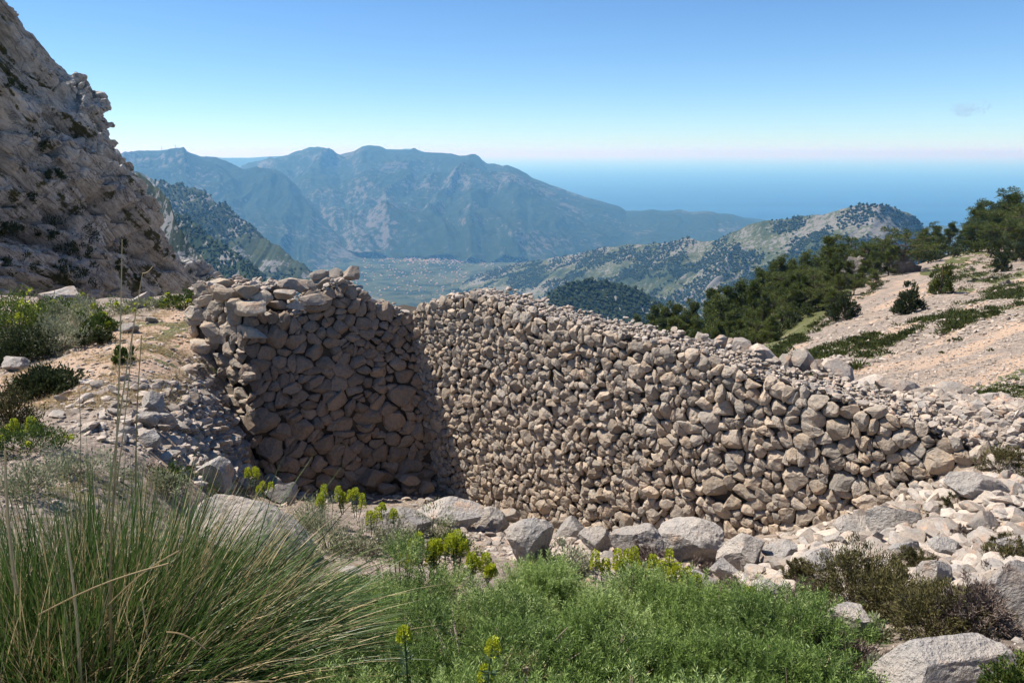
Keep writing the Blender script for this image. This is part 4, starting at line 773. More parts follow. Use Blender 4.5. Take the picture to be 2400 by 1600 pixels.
# --- grass tussocks
def tussock(px, Y, rad, hmin, hmax, n_, label, seed, lean=(0, 0), straw=.35):
    r = np.random.default_rng(seed); c = at(px, 1500, Y); z = gz(c[0], Y); root = empty('grass_tussock', (c[0], Y, z), label, 'grass tussock')
    def blades(n_, hm, hx, sp, wd, seg=7):
        a = r.uniform(0, 2 * np.pi, n_); q = np.sqrt(r.random(n_)) * rad; P = np.stack([np.cos(a) * q, np.sin(a) * q, np.full(n_, -.12)], 1)
        D = np.stack([P[:, 0] / rad * sp + lean[0], P[:, 1] / rad * sp + lean[1], np.ones(n_)], 1) + np.c_[r.normal(0, .16, (n_, 2)), np.zeros(n_)]
        tilt = np.linalg.norm(D[:, :2], axis=1); return strips(P, D, r.uniform(hm, hx, n_), r.uniform(.6, 1.25, n_) * wd, np.clip(.15 + .62 * tilt + r.normal(0, .12, n_), .02, 1.1), seg, r)
    V, Fc, k = blades(n_, hmin, hmax, .55, .0085); tag(mk('green_blades', V, Fc, M['grass_green'], root, attrs={'rnd': np.repeat(r.random(n_), k)}), kind='stuff')
    ns = int(n_ * straw); V, Fc, k = blades(ns, hmin * .6, hmax * .95, .5, .0075); tag(mk('dry_blades', V, Fc, M['straw'], root, attrs={'rnd': np.repeat(r.random(ns), k)}), kind='stuff')
tussock(330, 3.0, .42, .85, 1.5, 5200, 'big tussock of long glossy green blades arching over the pale slab', 201, (.33, .02), .65)
tussock(130, 2.75, .42, .8, 1.3, 3600, 'upright tussock mixed with dry straw stalks next to the arching one', 202, (.02, .0), .8)
tussock(-80, 2.6, .36, .8, 1.3, 2200, 'tussock cut by the picture edge with a few broad arching blades', 203, (.05, 0), .6)
tussock(520, 3.5, .25, .5, .95, 900, 'small low tussock spreading toward the rosemary', 204, (.5, -.05), .4)
# tall dry stalks
def curve(p0, p1, bow, n_=8):
    t = np.linspace(0, 1, n_)[:, None]; P = np.array(p0) * (1 - t) + np.array(p1) * t; P = P + np.array(bow) * (np.sin(math.pi * t)); return P
for k, (x0, y0, x1, y1, Y, rd, lb) in enumerate([(262, 1180, 286, 560, 3.6, .0055, 'tallest straight dry stalk rising before the cliff'), (245, 1190, 334, 640, 3.5, .005, 'leaning dry stalk crossing the tallest one, with a forked tip'), (262, 1150, 312, 770, 3.6, .004, 'thin dry stalk between the two crossing ones'), (318, 1110, 332, 785, 3.8, .0045, 'shorter dry stalk standing apart beside the path'), (186, 1150, 184, 880, 3.8, .003, 'thin short dry stalk over the spilled stones'), (268, 1560, 262, 1220, 2.5, .007, 'thick straw-coloured cane in the middle of the tussock'), (190, 1560, 150, 1210, 2.4, .007, 'thick straw-coloured cane left of the middle one'), (40, 1330, 12, 1050, 2.5, .008, 'broad brown stalk at the left picture edge'), (356, 1600, 332, 1400, 2.6, .006, 'pale broken cane leaning in front of the tussock')]):
    P = curve(at(x0, y0 + 60, Y), at(x1, y1, Y + .1), (.01 * (-1) ** k, 0, 0)); V, Fc = path_tube(P, np.linspace(rd, rd * .45, 8)); root = mk('dry_stalk', V, Fc, M['straw'], loc=tuple(P[0]), attrs={'rnd': np.full(len(V), .3 + .05 * k)}); tag(root, lb, 'dry stalk')
    if k == 1: V, Fc = path_tube(curve(P[-1], P[-1] + np.array([.05, 0, .03]), (0, 0, -.01), 4), .002); mk('fork', V - P[0], Fc, M['straw'], root)
for k, (x0, y0, x1, y1, Y) in enumerate([(420, 1290, 250, 1420, 2.5), (395, 1320, 90, 1440, 2.4), (390, 1480, 480, 1520, 2.4)]):
    P = curve(at(x0, y0, Y), at(x1, y1, Y), (0, 0, .02)); V, Fc = path_tube(P, .003); tag(mk('fallen_stalk', V, Fc, M['straw'], loc=tuple(P[0]), attrs={'rnd': np.full(len(V), .8)}), ['short straw lying slantwise across the tussock', 'long straw lying slantwise across the tussock', 'low straw lying at the edge of the rosemary'][k], 'dry stalk')
# --- spurges
def spurge(px, py_top, Y, h, label, seed, heads=1, spread=.05, group='yellow-green spurges'):
    r = np.random.default_rng(seed); t_ = at(px, py_top, Y); z0 = t_[2] - h; root = empty('spurge', (t_[0], Y, z0), label, 'spurge', group)
    SV, SF, LV, LF, off, lo = [], [], [], [], 0, 0
    for k in range(heads):
        dx, dy = (0, 0) if heads == 1 else r.normal(0, spread, 2); hh = h * (1 if k == 0 else r.uniform(.65, 1)); base_ = np.array([dx * .3, dy * .3, 0]); tip = np.array([dx, dy, hh - .03])
        P = curve(base_, tip, (r.normal(0, .012), 0, 0), 5); V, Fc = path_tube(P, .004); mk('stem', V, Fc, M['spurge_leaf'], root, attrs={'rnd': np.full(len(V), .5)})
        nl = 46; tt = r.uniform(.25, .85, nl); a = r.uniform(0, 6.28, nl); Pb = base_ + (tip - base_) * tt[:, None]; D = np.stack([np.cos(a), np.sin(a), np.full(nl, .45)], 1); V, Fc = leafq(Pb, D, r.uniform(.03, .055, nl), .009, r=r); mk('leaves', V, Fc, M['spurge_leaf'], root, attrs={'rnd': np.repeat(r.random(nl), 4)})
        nf = 400; hl = r.uniform(.08, .15) * (min(1.3, h / .3) if Y > 3 else .62); tt = r.random(nf); wd = (.036 if Y > 3 else .024) * (1 - .45 * tt) * (.7 + .6 * r.random(nf)); a = r.uniform(0, 6.28, nf)
        Pf = tip + np.stack([np.cos(a) * wd, np.sin(a) * wd, (tt - .75) * hl], 1); D = np.stack([np.cos(a), np.sin(a), .6 + tt], 1) + r.normal(0, .4, (nf, 3)); V, Fc = leafq(Pf, D, .015 if Y > 3 else .010, .012 if Y > 3 else .009, r=r); tag(mk('flower_head', V, Fc, M['spurge_flower'], root, attrs={'rnd': np.repeat(r.random(nf), 4)}), kind='stuff')
sp = [(588, 1092, 9.4, .36, 'spurge by the foot of the broken wall end', 4), (608, 1128, 9.2, .24, 'short spurge just under the one at the wall end', 3), (755, 1150, 8.0, .30, 'spurge standing against the dark pit, leftmost there', 3), (800, 1140, 7.9, .34, 'tallest spurge against the dark pit', 3), (832, 1148, 7.8, .34, 'spurge right of the tallest one against the pit', 3), (868, 1188, 7.2, .30, 'spurge below the dark pit among grey leaves', 2), (895, 1178, 7.4, .24, 'small spurge in front of the pinkish ledge', 1), (922, 1192, 7.3, .22, 'small spurge at the end of the pinkish ledge', 1),
  (948, 1272, 5.3, .34, 'spurge at the left of the bright yellow clump', 3), (1000, 1258, 5.3, .36, 'spurge in the bright yellow clump with two broad heads', 4), (1022, 1262, 5.4, .34, 'spurge in the centre of the bright yellow clump', 4), (1064, 1252, 5.4, .36, 'tallest spurge of the bright yellow clump', 4), (1096, 1290, 5.2, .26, 'low spurge right of the bright yellow clump', 3), (1140, 1306, 5.1, .22, 'spurge with open flowers near the foot of the cracked slab', 3), (1240, 1318, 5.0, .2, 'tiny spurge before the tall cracked slab', 1),
  (1396, 1294, 5.6, .38, 'narrow spurge, first of the row below the boulders', 1), (1420, 1312, 5.6, .32, 'narrow spurge, second of the row below the boulders', 1), (1448, 1292, 5.5, .38, 'narrow tall spurge before the thorny tuft', 1), (1482, 1288, 5.5, .42, 'bushy spurge beside the thorny tuft', 3), (1466, 1322, 5.4, .3, 'low spurge at the foot of the bushy one', 2), (1554, 1298, 5.4, .44, 'tallest spurge in front of the largest boulder', 3), (1530, 1340, 5.3, .3, 'low spurge left of the tallest boulder-side one', 2), (1584, 1330, 5.3, .36, 'spurge over the flat grey slab', 2), (1606, 1346, 5.3, .32, 'bending spurge over the flat grey slab', 2), (1634, 1346, 5.3, .3, 'last thin spurge at the end of the flat slab', 1), (1760, 1374, 5.0, .14, 'small spurge tip by the low brown-grey rock', 1),
  (20, 980, 7.5, .3, 'spurge with yellow heads in front of the dark red-green shrub', 3), (72, 975, 7.5, .3, 'spurge right of the first by the dark red-green shrub', 3), (946, 1462, 2.7, .42, 'single spurge stalk with a curled pale head in the rosemary', 1), (1130, 1486, 2.5, .45, 'nearest spurge stalk with a knobbly yellow head', 2)]
for k, (x, y, Y, h, lb, hd) in enumerate(sp): spurge(x, y, Y, h, lb, 300 + k, hd, .045 if Y < 8 else .08)
# --- generic shrub: dome of leaves on short stems
def shrub(name, c, rx, ry, h, nl, ll, lw, mat, label, seed, cat='shrub', group=None, clump=.12, upb=.6, hollow=.35, part='foliage', flowers=None, nst=40, instancing=None):
    r = np.random.default_rng(seed); root = empty(name, c, label, cat, group); nc_ = max(12, int(nl / 45))
    a = r.uniform(0, 6.283, nc_); u_ = r.random(nc_); ph = np.arccos(u_); qq_ = r.uniform(hollow, 1, nc_) ** .6; C = np.stack([np.sin(ph) * np.cos(a) * rx, np.sin(ph) * np.sin(a) * ry, np.cos(ph) * h], 1) * qq_[:, None] * (1 + .2 * r.normal(size=nc_))[:, None]
    C[:, 2] = np.maximum(C[:, 2], .02 * h); i = r.integers(0, nc_, nl); s_ = clump * min(rx, ry, h); P = C[i] + r.normal(0, 1, (nl, 3)) * s_; D = nrm(C[i] / np.array([rx, ry, h])) + np.array([0, 0, upb]) + r.normal(0, .5, (nl, 3))
    V, Fc = leafq(P, D, r.uniform(.7, 1.3, nl) * ll, r.uniform(.7, 1.3, nl) * lw, r=r); rn = np.repeat(np.clip(r.random(nc_)[i] * .6 + r.random(nl) * .39, 0, .99), 4)
    tag(mk(part, V, Fc, mat, root, attrs={'rnd': rn}), kind='stuff')
    if nst:
        k = r.integers(0, nc_, nst); A_ = np.zeros((nst, 3)); A_[:, :2] = C[k, :2] * .2; A_[:, 2] = -.05 * h; V, Fc = tubes(A_, C[k], .012 * max(h, .3), .004 * max(h, .3)); tag(mk('stems', V, Fc, M['twig'], root), kind='stuff')
    if flowers:
        nf = flowers; k = r.integers(0, nc_, nf); k = k[C[k, 2] > .3 * h]; P = C[np.repeat(k, 14)] * 1.12 + r.normal(0, s_ * .4, (len(k) * 14, 3)); V, Fc = leafq(P, r.normal(size=P.shape) + (0, 0, 1), ll * 1.1, ll, r=r); tag(mk('flower_heads', V, Fc, M['spurge_flower'], root, attrs={'rnd': np.repeat(r.random(len(P)), 4)}), kind='stuff')
    return root
def shrub_px(name, px, py, Y, wpx, hpx, mat, label, seed, nl=1600, ll=.02, lw=.008, dens=1., **k):
    """py is the foot of the shrub in the photograph"""
    s_ = Y / F / .95; c = at(px, py, Y)
    g_ = hit(px, py - 2, ymin=1.6)[0]
    if not np.isnan(g_[0]) and .72 * Y < g_[1] < 1.35 * Y: c = g_; s_ = c[1] / F / .95
    elif Y < 60: c[2] = min(c[2], gz(c[0], Y)) if gz(c[0], Y) < c[2] else gz(c[0], Y)
    return shrub(name, tuple(c), wpx * s_ / 2, wpx * s_ / 2 * .8, hpx * s_, nl, ll, lw, M[mat], label, seed, **k)
# grey-leaved shrubs in the middle
for k, (x, y, Y, w_, h_, lb) in enumerate([(770, 1290, 5.6, 150, 110, 'grey-leaved shrub directly right of the pale rounded slab'), (850, 1300, 5.3, 150, 100, 'grey-leaved shrub behind the dark rosemary'), (930, 1290, 5.8, 140, 90, 'grey-leaved shrub below the pinkish ledge'), (735, 1235, 7.4, 130, 70, 'grey-leaved shrub with tall flower tips before the dark pit'), (1010, 1262, 6.6, 130, 70, 'grey-leaved shrub behind the yellow spurge clump'), (1340, 1345, 5.4, 150, 70, 'grey-leaved shrub right of the cracked slab'), (1265, 1330, 5.6, 90, 60, 'thin grey-leaved shrub before the cracked slab'), (700, 1330, 5.2, 100, 80, 'dry grey-leaved shrub at the tip of the arching grass'), (1480, 1390, 4.9, 100, 60, 'silvery shrub under the row of spurges'), (180, 1115, 6.4, 220, 70, 'grey-leaved shrub in front of the spilled stones'), (60, 1150, 5.2, 200, 80, 'grey-leaved shrub behind the upright tussock'), (380, 1150, 6.0, 150, 50, 'low grey-leaved shrub above the arching grass'), (1500, 1640, 2.9, 10, 10, '')]):
    if lb: shrub_px('grey_shrub', x, y, Y, w_, h_, 'sage', lb, 400 + k, nl=1500, ll=.034, lw=.013, group='grey-leaved shrubs', clump=.16, hollow=.1, nst=90)
for k, (x, y, Y, w_, h_, lb) in enumerate([(2150, 1600, 2.9, 90, 80, 'pale dead-leaved plant in front of the flat grey slab'), (2060, 1500, 3.3, 70, 50, 'small pale-leaved plant by the jagged boulder'), (2060, 1610, 2.8, 90, 80, 'pale spiky plant beside the last rosemary')]):
    shrub_px('pale_plant', x, y, Y, w_, h_, 'sage', lb, 430 + k, nl=260, ll=.03, lw=.011, clump=.2, nst=20, hollow=.1)
# cushion shrubs on the right
for k, (x, y, Y, w_, h_, mt, nl, lb) in enumerate([(2010, 1420, 4.55, 240, 150, 'cushion', 9000, 'largest dome-shaped olive-brown cushion shrub'), (2090, 1440, 4.3, 190, 110, 'cushion', 6000, 'olive cushion shrub joined to the largest one'), (2200, 1480, 3.9, 240, 120, 'cushion', 7000, 'wide brownish cushion shrub above the flat slab'), (2290, 1480, 3.8, 180, 130, 'cushion_grey', 5000, 'grey-brown twiggy cushion beside the big smooth boulder'), (1870, 1365, 5.1, 80, 50, 'cushion', 2200, 'small round cushion at the side of the largest one'), (1890, 1410, 4.8, 100, 50, 'cushion_grey', 2600, 'grey twiggy cushion below the small round one'), (1990, 1560, 3.4, 170, 60, 'cushion_grey', 3600, 'low grey twiggy cushion under the jagged boulder'), (2140, 1335, 5.2, 110, 50, 'cushion', 2600, 'flat olive cushion beside the brilliant white block'),
   (1510, 1335, 6.0, 66, 70, 'cushion_grey', 2600, 'thorny dark tuft growing on the wide white boulder'), (1640, 1355, 5.9, 70, 40, 'cushion_grey', 1600, 'thin dry tuft at the foot of the largest boulder'), (1700, 1400, 5.5, 90, 50, 'cushion_grey', 2000, 'dry tuft between the flat slab and the brown rock'), (2360, 1330, 4.8, 130, 60, 'cushion', 2600, 'olive cushion above the big smooth boulder'), (2245, 1190, 6.6, 60, 32, 'cushion', 1400, 'little olive cushion on the rubble below the slanting slab'), (2255, 1262, 5.9, 40, 30, 'cushion_grey', 900, 'tiny dry cushion lower on the rubble'), (2345, 1110, 6.9, 110, 60, 'cushion', 2600, 'olive bush growing on the end of the long wall'), (1940, 1262, 6.5, 26, 20, 'cushion', 500, 'tiny tuft left of the clean white block'), (1520, 1400, 5.0, 10, 10, 'cushion', 0, ''), (2350, 1290, 5.4, 60, 40, 'cushion', 1200, 'small dark cushion by the pink rock'), (2400, 1560, 3.1, 10, 10, '', 0, ''), (2330, 1560, 3.2, 160, 50, 'cushion_grey', 3000, 'grey twigs spreading over the end of the flat slab')]):
    if lb: shrub_px('cushion_shrub', x, y, Y, w_, h_, mt, lb, 450 + k, nl=int(nl * 1.7), ll=.024 if Y < 5 else .03, lw=.0055, group='cushion shrubs', clump=.07, upb=.25, hollow=.55, nst=60)
shrub_px('green_bush', 2375, 1640, 2.8, 130, 110, 'shrub', 'bright green small-leaved bush in the bottom right corner', 480, nl=5000, ll=.016, lw=.009, clump=.12)
# terrace shrubs
for k, (x, y, Y, w_, h_, mt, nl, fl, lb) in enumerate([(50, 790, 14.5, 190, 80, 'shrub', 6000, 30, 'bright green rounded shrub on the terrace at the picture edge'), (60, 845, 12.2, 150, 62, 'shrub_dark', 5000, 0, 'dark green shrub just behind the grey boulder'), (-40, 850, 12.5, 160, 80, 'shrub_dark', 5000, 0, 'dark shrub cut by the picture edge'), (150, 770, 15.5, 150, 55, 'sage', 2600, 0, 'pale grey shrub in the middle of the terrace belt'), (140, 815, 13.5, 150, 60, 'sage', 2600, 0, 'pale grey shrub in front of the belt'), (225, 745, 16.5, 130, 40, 'sage', 2000, 12, 'pale grey shrub toward the dry stalks'), (235, 782, 14.8, 80, 44, 'shrub', 3000, 10, 'yellow-tipped round shrub at the edge of the path'), (228, 808, 14, 66, 28, 'shrub_dark', 1600, 0, 'low dark shrub under the yellow-tipped round one'), (130, 735, 18, 140, 30, 'shrub', 2600, 16, 'green shrub in front of the large pale boulder'), (340, 730, 17, 130, 26, 'sage', 1800, 10, 'low grey shrub behind the row of edging stones'), (430, 722, 16, 110, 30, 'shrub', 2200, 12, 'green shrub on the crest beside the short wall'), (480, 712, 15.5, 70, 44, 'shrub_dark', 1800, 8, 'dark wiry shrub against the top of the short wall'),
   (115, 918, 9.6, 150, 46, 'shrub_dark', 6000, 0, 'low grey-green mat shrub in the middle of the path'), (30, 1010, 7.6, 150, 92, 'cushion', 6000, 0, 'reddish-green shrub at the picture edge by the spurges'), (290, 850, 10.5, 40, 40, 'shrub', 900, 0, 'small leafy plant behind the stalks on the path'), (60, 1060, 6.6, 200, 60, 'shrub', 3000, 14, 'green weedy shrub under the reddish one'), (380, 1125, 7.2, 130, 36, 'shrub', 1800, 0, 'low green shrub by the ochre earth'), (1060, 1300, 5.6, 120, 50, 'shrub', 2200, 0, 'small-leaved green shrub around the yellow spurge clump'), (1540, 1410, 4.9, 90, 50, 'shrub', 1200, 0, 'broad-leaved green plant at the foot of the spurges'), (-60, 760, 19, 160, 60, 'shrub', 3000, 20, 'green shrub farther along the terrace edge'), (640, 690, 13.0, 60, 16, 'shrub_dark', 500, 0, 'weeds growing on the sunken top of the short wall')]):
    shrub_px('shrub', x, y, Y, w_, h_, mt, lb, 500 + k, nl=nl, ll=.05 if Y > 9 else .03, lw=.022 if Y > 9 else .012, flowers=fl, group='terrace shrubs' if Y > 9 else None, clump=.14, hollow=.45)
# --- cliff shrubs: each its own
VdC, bk = CL; CX, CY = proj(VdC)
for k, (x, y, s_) in enumerate([(60, 350, 1.6), (100, 372, 1.2), (20, 215, 1.0), (125, 420, .9), (150, 560, 2.4), (175, 610, 1.6), (140, 500, 1.8), (95, 560, 1.2), (280, 600, 1.5), (190, 670, 1.5), (50, 470, 1.0), (260, 445, .8), (330, 565, .9), (390, 600, .8), (130, 655, 1.2), (35, 640, 1.3), (270, 640, 1.0), (10, 560, 1.2), (210, 330, .6), (310, 660, .9)]):
    d2 = (CX - x) ** 2 + (CY - y) ** 2; d2[:bk] = 1e9; i = np.unravel_index(np.argmin(d2), d2.shape); p = VdC[i]
    shrub('cliff_shrub', tuple(p), s_ * 1.1, s_ * .8, s_ * 1.0, 700, .22, .08, M['shrub_dark'], ['dark shrub high on the cliff edge', 'dark shrub rooted in a cleft of the cliff face'][k > 2], 600 + k, group='shrubs on the cliff', nst=0)
# --- pines
def pine_mesh(seed, kind=0):
    r = np.random.default_rng(seed); H = 1.0; ncl = 120; lobes = []
    nb = 42; tk = np.linspace(0, 1, 7)[:, None]; tr = np.c_[.03 * pn(np.c_[tk * 3, tk * 0 + seed, tk * 0]), .03 * pn(np.c_[tk * 3, tk * 0, tk * 0 + seed]), tk[:, 0] * .9]
    TV, TF = path_tube(tr, np.linspace(.022, .006, 7), 6); TV2 = [(TV, TF, .3)]; C = []
    for i in range(nb):
        f = r.uniform(.07 if kind != 1 else .3, 1.0); R = (.27 if kind == 0 else .36 if kind == 1 else .2) * (1.15 - (f if kind != 1 else abs(f - .7) * 1.2)) * r.uniform(.65, 1.25) + .03; a = r.uniform(0, 6.283)
        p0 = np.array([np.interp(f * .9, tr[:, 2], tr[:, 0]), np.interp(f * .9, tr[:, 2], tr[:, 1]), f * .86]); p1 = p0 + np.array([math.cos(a) * R, math.sin(a) * R, .15 * r.uniform(.1, 1.2)])
        V, Fc = path_tube(curve(p0, p1, (0, 0, -.01), 3), np.array([.007, .005, .002]), 3); TV2.append((V, Fc, .5))
        for q in range(7): C.append(p0 + (p1 - p0) * r.uniform(.35, 1.08) + r.normal(0, .022, 3) + np.array([0, 0, .01]))
    for q in range(8): C.append(np.array([tr[-1, 0], tr[-1, 1], r.uniform(.82, .98)]) + r.normal(0, .03, 3) * (1, 1, .5))
    C = np.array(C); n_ = len(C); per = 46; i = np.repeat(np.arange(n_), per); d = nrm(r.normal(size=(len(i), 3)) * (1, 1, .75) + (0, 0, .35)); P = C[i] + d * (r.uniform(0, 1, len(i)) ** .5 * (.046 if kind != 2 else .034))[:, None]
    V, Fc = leafq(P, d + (0, 0, .4), r.uniform(.018, .034, len(i)), .009, r=r); rn = np.repeat(np.clip(r.random(n_)[i] * .65 + r.random(len(i)) * .34, 0, .99), 4)
    tv, tf, tr_ = merge(TV2)
    return mk('trunk', tv, tf, M['bark'], link=False), mk('crown', V, Fc, M['pine'], link=False, attrs={'rnd': rn})
PM = [pine_mesh(700 + k, [0, 0, 1, 2, 0, 1][k]) for k in range(6)]
def RG(X, Y_): return (1100 + X / 1.809, 350 + Y_ / 1.809)
# (x, top y, bottom y) in a zoomed view, distance, variant, width factor
T_ = [(710, 725, 760, 150, 0, 1), (780, 690, 760, 145, 0, 1), (830, 705, 790, 140, 3, 1.1), (870, 690, 800, 140, 0, 1), (905, 700, 810, 135, 4, 1), (940, 680, 820, 135, 0, 1.1), (1005, 632, 810, 130, 3, 1.1), (1030, 660, 830, 125, 0, 1), (1050, 665, 850, 120, 4, 1), (1090, 620, 830, 130, 0, 1.1), (1120, 700, 870, 110, 3, 1), (1150, 597, 830, 130, 4, 1.1), (1185, 650, 880, 112, 0, 1), (1210, 597, 840, 130, 0, 1.2), (1230, 720, 880, 105, 3, 1), (1255, 612, 840, 128, 4, 1), (1300, 598, 800, 125, 0, 1.2), (1275, 760, 860, 105, 2, 1), (1340, 640, 800, 115, 3, 1), (1350, 570, 760, 130, 4, 1.1), (1400, 548, 740, 132, 0, 1.1), (1380, 660, 790, 108, 0, 1), (1450, 512, 700, 135, 4, 1.1), (1430, 640, 780, 108, 2, 1.2), (1500, 482, 650, 138, 0, 1.1), (1490, 560, 760, 118, 3, 1.3), (1530, 600, 760, 110, 0, 1.1), (1560, 432, 600, 142, 4, 1.1), (1590, 452, 600, 140, 2, 1.1), (1545, 690, 790, 104, 1, 1.2), (1625, 400, 560, 145, 5, 1.1), (1670, 420, 560, 140, 2, 1), (1705, 470, 590, 125, 0, 1.2), (1735, 410, 550, 140, 5, 1), (1700, 590, 660, 112, 1, 1.3), (1600, 540, 640, 118, 1, 1.1),
  (1840, 346, 480, 128, 5, 1.5), (1905, 350, 470, 150, 0, 1.2), (1960, 318, 470, 150, 4, 1.3), (1945, 410, 475, 140, 2, 1.4), (2030, 325, 455, 152, 3, 1.6), (2080, 345, 450, 155, 0, 1.4), (2120, 315, 440, 150, 4, 1.3), (2155, 240, 430, 150, 0, 1.3), (2200, 235, 425, 148, 5, 1.4), (2245, 182, 410, 148, 4, 1.4), (2210, 320, 440, 140, 2, 1.4), (2290, 205, 405, 148, 0, 1.4), (2330, 240, 410, 142, 5, 1.4), (2360, 200, 400, 150, 4, 1.4), (2420, 190, 400, 150, 0, 1.5), (2480, 170, 390, 150, 4, 1.5), (2280, 300, 420, 138, 2, 1.5),
  (850, 740, 850, 105, 0, 1.2), (900, 760, 870, 104, 3, 1.2), (960, 745, 880, 100, 0, 1.2), (1000, 770, 890, 96, 4, 1.2), (1050, 760, 900, 96, 0, 1.2), (1095, 740, 905, 98, 3, 1.2), (1140, 770, 915, 92, 0, 1.2), (1180, 760, 915, 94, 4, 1.2), (1215, 790, 920, 88, 2, 1.3), (1265, 800, 920, 86, 0, 1.2), (1310, 690, 850, 104, 4, 1.3), (1345, 730, 860, 98, 0, 1.3), (1400, 700, 850, 98, 3, 1.3), (1445, 720, 840, 96, 2, 1.3), (1480, 690, 820, 98, 0, 1.2), (1520, 740, 830, 92, 1, 1.4), (1650, 560, 660, 116, 0, 1.2), (1620, 620, 700, 108, 2, 1.3), (1770, 480, 590, 124, 4, 1.2), (1330, 640, 760, 120, 2, 1.3), (1180, 700, 820, 115, 0, 1.2)]
lab = {1840 * 0 + 36: 'big round dark pine crowning the rock outcrop', 45: 'tallest pine of the dark group on the scree crest', 29: 'dense dark low-crowned pine leaning over the gravel edge', 0: 'small far pine peeping just over the wall, leftmost of all', 1: 'pointed pine just right of the leftmost small one', 25: 'lone slender pine with a bare trunk in front of the lower crag', 38: 'pine with two pointed tops right of the big round one', 40: 'broad pale-green pine standing against the sea', 34: 'flat dark crown growing under the outcrop', 17: 'small light-green pine at the lower edge of the row'}
r5 = np.random.default_rng(55)
ORD = 'first second third fourth fifth sixth seventh eighth ninth tenth eleventh twelfth thirteenth fourteenth fifteenth sixteenth seventeenth eighteenth nineteenth twentieth twenty-first twenty-second twenty-third twenty-fourth twenty-fifth twenty-sixth twenty-seventh twenty-eighth twenty-ninth thirtieth thirty-first thirty-second thirty-third thirty-fourth thirty-fifth thirty-sixth thirty-seventh'.split()
GRP = [(0 if (k < 36 and Y_[3] >= 120) else 1 if k < 36 or k > 52 else 2) for k, Y_ in enumerate(T_)]
rank = {}
for q in range(3):
    for i, k in enumerate(sorted([k for k in range(len(T_)) if GRP[k] == q], key=lambda k: T_[k][0])): rank[k] = i
RN = ['%s from the wall in the back row of pines along the scree edge', '%s from the wall in the front row of pines along the scree edge', '%s from the outcrop in the pine group on the scree crest']
for k, (x, yt, yb, Y, v, wf) in enumerate(T_):
    a, b_ = RG(x, yt); _, c_ = RG(x, yb); Y = Y * 1.0; p = at(a, c_ + 6, Y); H = at(a, b_, Y)[2] - p[2] ; lb = lab.get(k); low = GRP[k] < 2
    gzv = gz(p[0], Y); H0 = H; p[2] = max(gzv, p[2] - 5) if gzv < p[2] else gzv; H2 = at(a, b_, Y)[2] - p[2]; H = max(H0 * .9, H2) * (1.12 if GRP[k] < 2 else 1.05); p[2] -= .15
    root = empty('pine_tree', tuple(p), lb or 'dark pine, ' + RN[GRP[k]] % ORD[rank[k]], 'tree', 'pines along the scree edge' if low else 'pines on the scree crest')
    root.rotation_euler = (r5.normal(0, .03), r5.normal(0, .03), r5.uniform(0, 6.28)); s_ = H / .97; w_ = s_ * wf * r5.uniform(.9, 1.15) * (.98 if low else .85); root.scale = (w_, w_, s_)
    v = 3 if (GRP[k] < 2 and v in (0, 4) and k % 2) else v; tm, cm = PM[v]; place(tm, 'trunk', (0, 0, 0), parent=root); o = place(cm, 'crown', (0, 0, 0), parent=root)
for k, (x, y, Y, w_, h_, lb) in enumerate([(2203, 690, 95, 52, 66, 'taller round bush with a shadow, alone on the scree'), (2128, 736, 78, 60, 62, 'rounder dark bush lower on the scree'), (2346, 640, 105, 34, 48, 'slim upright bush high on the scree'), (2392, 612, 125, 40, 50, 'bush beside the pines at the scree top'), (1975, 748, 100, 60, 52, 'dark bush under the last pine of the row'), (2080, 640, 120, 60, 50, 'bush clinging to the outcrop under the round pine')]):
    root = shrub_px('scree_bush', x, y, Y, w_, h_, 'shrub_dark' if k != 0 else 'pine', lb, 760 + k, nl=3500, ll=.30, lw=.10, clump=.15, hollow=.4, nst=0, cat='bush')
    V, Fc = path_tube(curve((0, 0, -.5), (0, 0, h_ * Y / F * .8), (.1, 0, 0), 4), .12); mk('trunk', V, Fc, M['bark'], root)
for k, (x, y, w_, h_) in enumerate([(1762, 838, 50, 30), (1790, 822, 60, 34), (1815, 800, 46, 30), (1832, 782, 56, 34), (1778, 800, 50, 34), (1855, 765, 50, 32), (1880, 748, 44, 30), (1905, 735, 50, 34), (1842, 812, 40, 24), (1800, 770, 50, 36), (1870, 730, 50, 34), (1938, 716, 44, 30), (1750, 815, 46, 34), (2185, 612, 50, 20), (2230, 598, 60, 22), (2290, 590, 60, 24), (2350, 585, 60, 22)]):
    shrub_px('edge_bush', x, y, 100, w_, h_, 'shrub_dark' if k % 3 else 'low_green', 'low dark bush in the grass between the pines and the gravel' if k < 13 else 'low bush under the pines of the scree crest', 900 + k, nl=900, ll=.32, lw=.11, clump=.18, hollow=.3, nst=0, cat='bush', group='bushes at the edge of the gravel' if k < 13 else 'bushes under the crest pines')
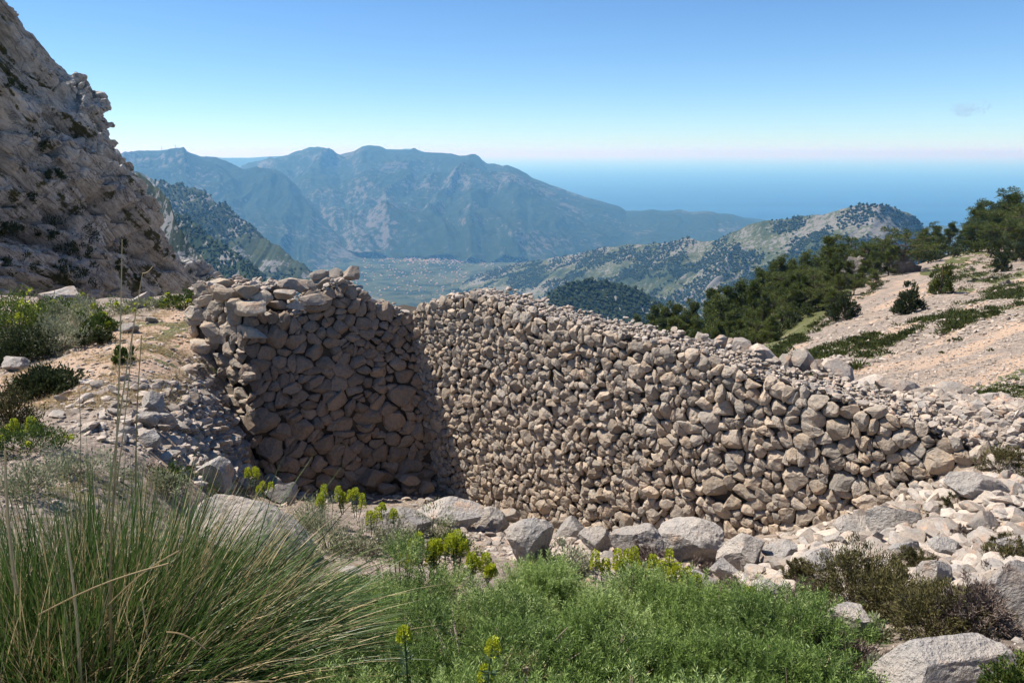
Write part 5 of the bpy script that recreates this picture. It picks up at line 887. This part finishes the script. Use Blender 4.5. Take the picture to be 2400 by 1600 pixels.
# low green mats on the scree
pts = []
for poly, n_, s_ in [([(1830, 885), (1870, 835), (2120, 760), (2400, 650), (2400, 715), (2140, 805), (1990, 870), (1900, 905)], 1600, 1.0), ([(2160, 960), (2400, 880), (2400, 1020), (2260, 1010)], 300, .35), ([(2180, 640), (2400, 560), (2400, 640), (2250, 690)], 320, 1.1), ([(1700, 870), (1760, 850), (2060, 665), (2160, 610), (2080, 660), (1960, 750), (1800, 860)], 1500, 1.1)]:
    pl = np.array(poly); px = r5.uniform(pl[:, 0].min(), pl[:, 0].max(), n_ * 4); py = r5.uniform(pl[:, 1].min(), pl[:, 1].max(), n_ * 4); kk = inpoly(px, py, pl); P = hit(px[kk][:n_], py[kk][:n_], ymin=14); P = P[~np.isnan(P[:, 0])]
    a_ = P[:, 0] * sdir[0] + P[:, 1] * sdir[1]; b2 = -P[:, 0] * sdir[1] + P[:, 1] * sdir[0]; d = fbm(np.stack([a_ / 9 + 40, b2 / 2.2, 0 * a_], -1), 4); pts.append((P[d > -.06], s_))
LVs = []
for P, s_ in pts:
    n_ = len(P); per = 46; i = np.repeat(np.arange(n_), per); R = r5.uniform(.25, .8, n_) * s_; d = nrm(r5.normal(size=(len(i), 3)) + (0, 0, .8)); q = P[i] + d * (R[i] * r5.random(len(i)) ** .5)[:, None] * np.array([1, 1, .4]); V, Fc = leafq(q, d + (0, 0, .5), .20 * s_, .07 * s_, r=r5); LVs.append((V, Fc, 0.)); 
V, Fc, _ = merge(LVs); rn = np.repeat(r5.random(len(Fc)), 4); tag(mk('scree_ground_cover', V, Fc, M['low_green'], attrs={'rnd': rn}), kind='stuff')
# isolated small tufts on the open gravel
for k, (x, y, w_) in enumerate([(2040, 838, 28), (2072, 824, 22), (2240, 800, 30), (2210, 828, 18), (2155, 828, 12), (2320, 822, 18), (2095, 828, 10), (2260, 756, 14), (2384, 740, 12), (2222, 868, 8), (2250, 790, 10)]):
    P = hit(x, y, ymin=14)[0]; Rr = w_ * P[1] / F / 2; shrub('scree_tuft', tuple(P), Rr, Rr * .7, Rr * .45, 260, Rr * .35, Rr * .12, M['low_green'], 'small dark green tuft on the open gravel of the scree', 800 + k, group='tufts on the open gravel', cat='tuft', nst=0)
# weeds and litter round the near ground
px = r5.uniform(-100, 2450, 5200); py = r5.uniform(1130, 1620, 5200); q1 = r5.uniform(-50, 480, 5000), r5.uniform(730, 960, 5000); px = np.r_[px, q1[0]]; py = np.r_[py, q1[1]]; P = hit(px, py); P = P[~np.isnan(P[:, 0])]; d = fbm(P / .5, 3); X_, Y_ = proj(P); P = P[(d > .0) & ((X_ < 1500) | (d > .22)) ]
i = np.repeat(np.arange(len(P)), 9); D = r5.normal(0, .5, (len(i), 3)) + (0, 0, 1); V, Fc, k = strips(P[i] + r5.normal(0, .02, (len(i), 3)) * (1, 1, 0), D, r5.uniform(.03, .12, len(i)), .004, .3, 2, r5); tag(mk('weeds', V, Fc, M['straw'], attrs={'rnd': np.repeat(r5.random(len(i)), k)}), kind='stuff')
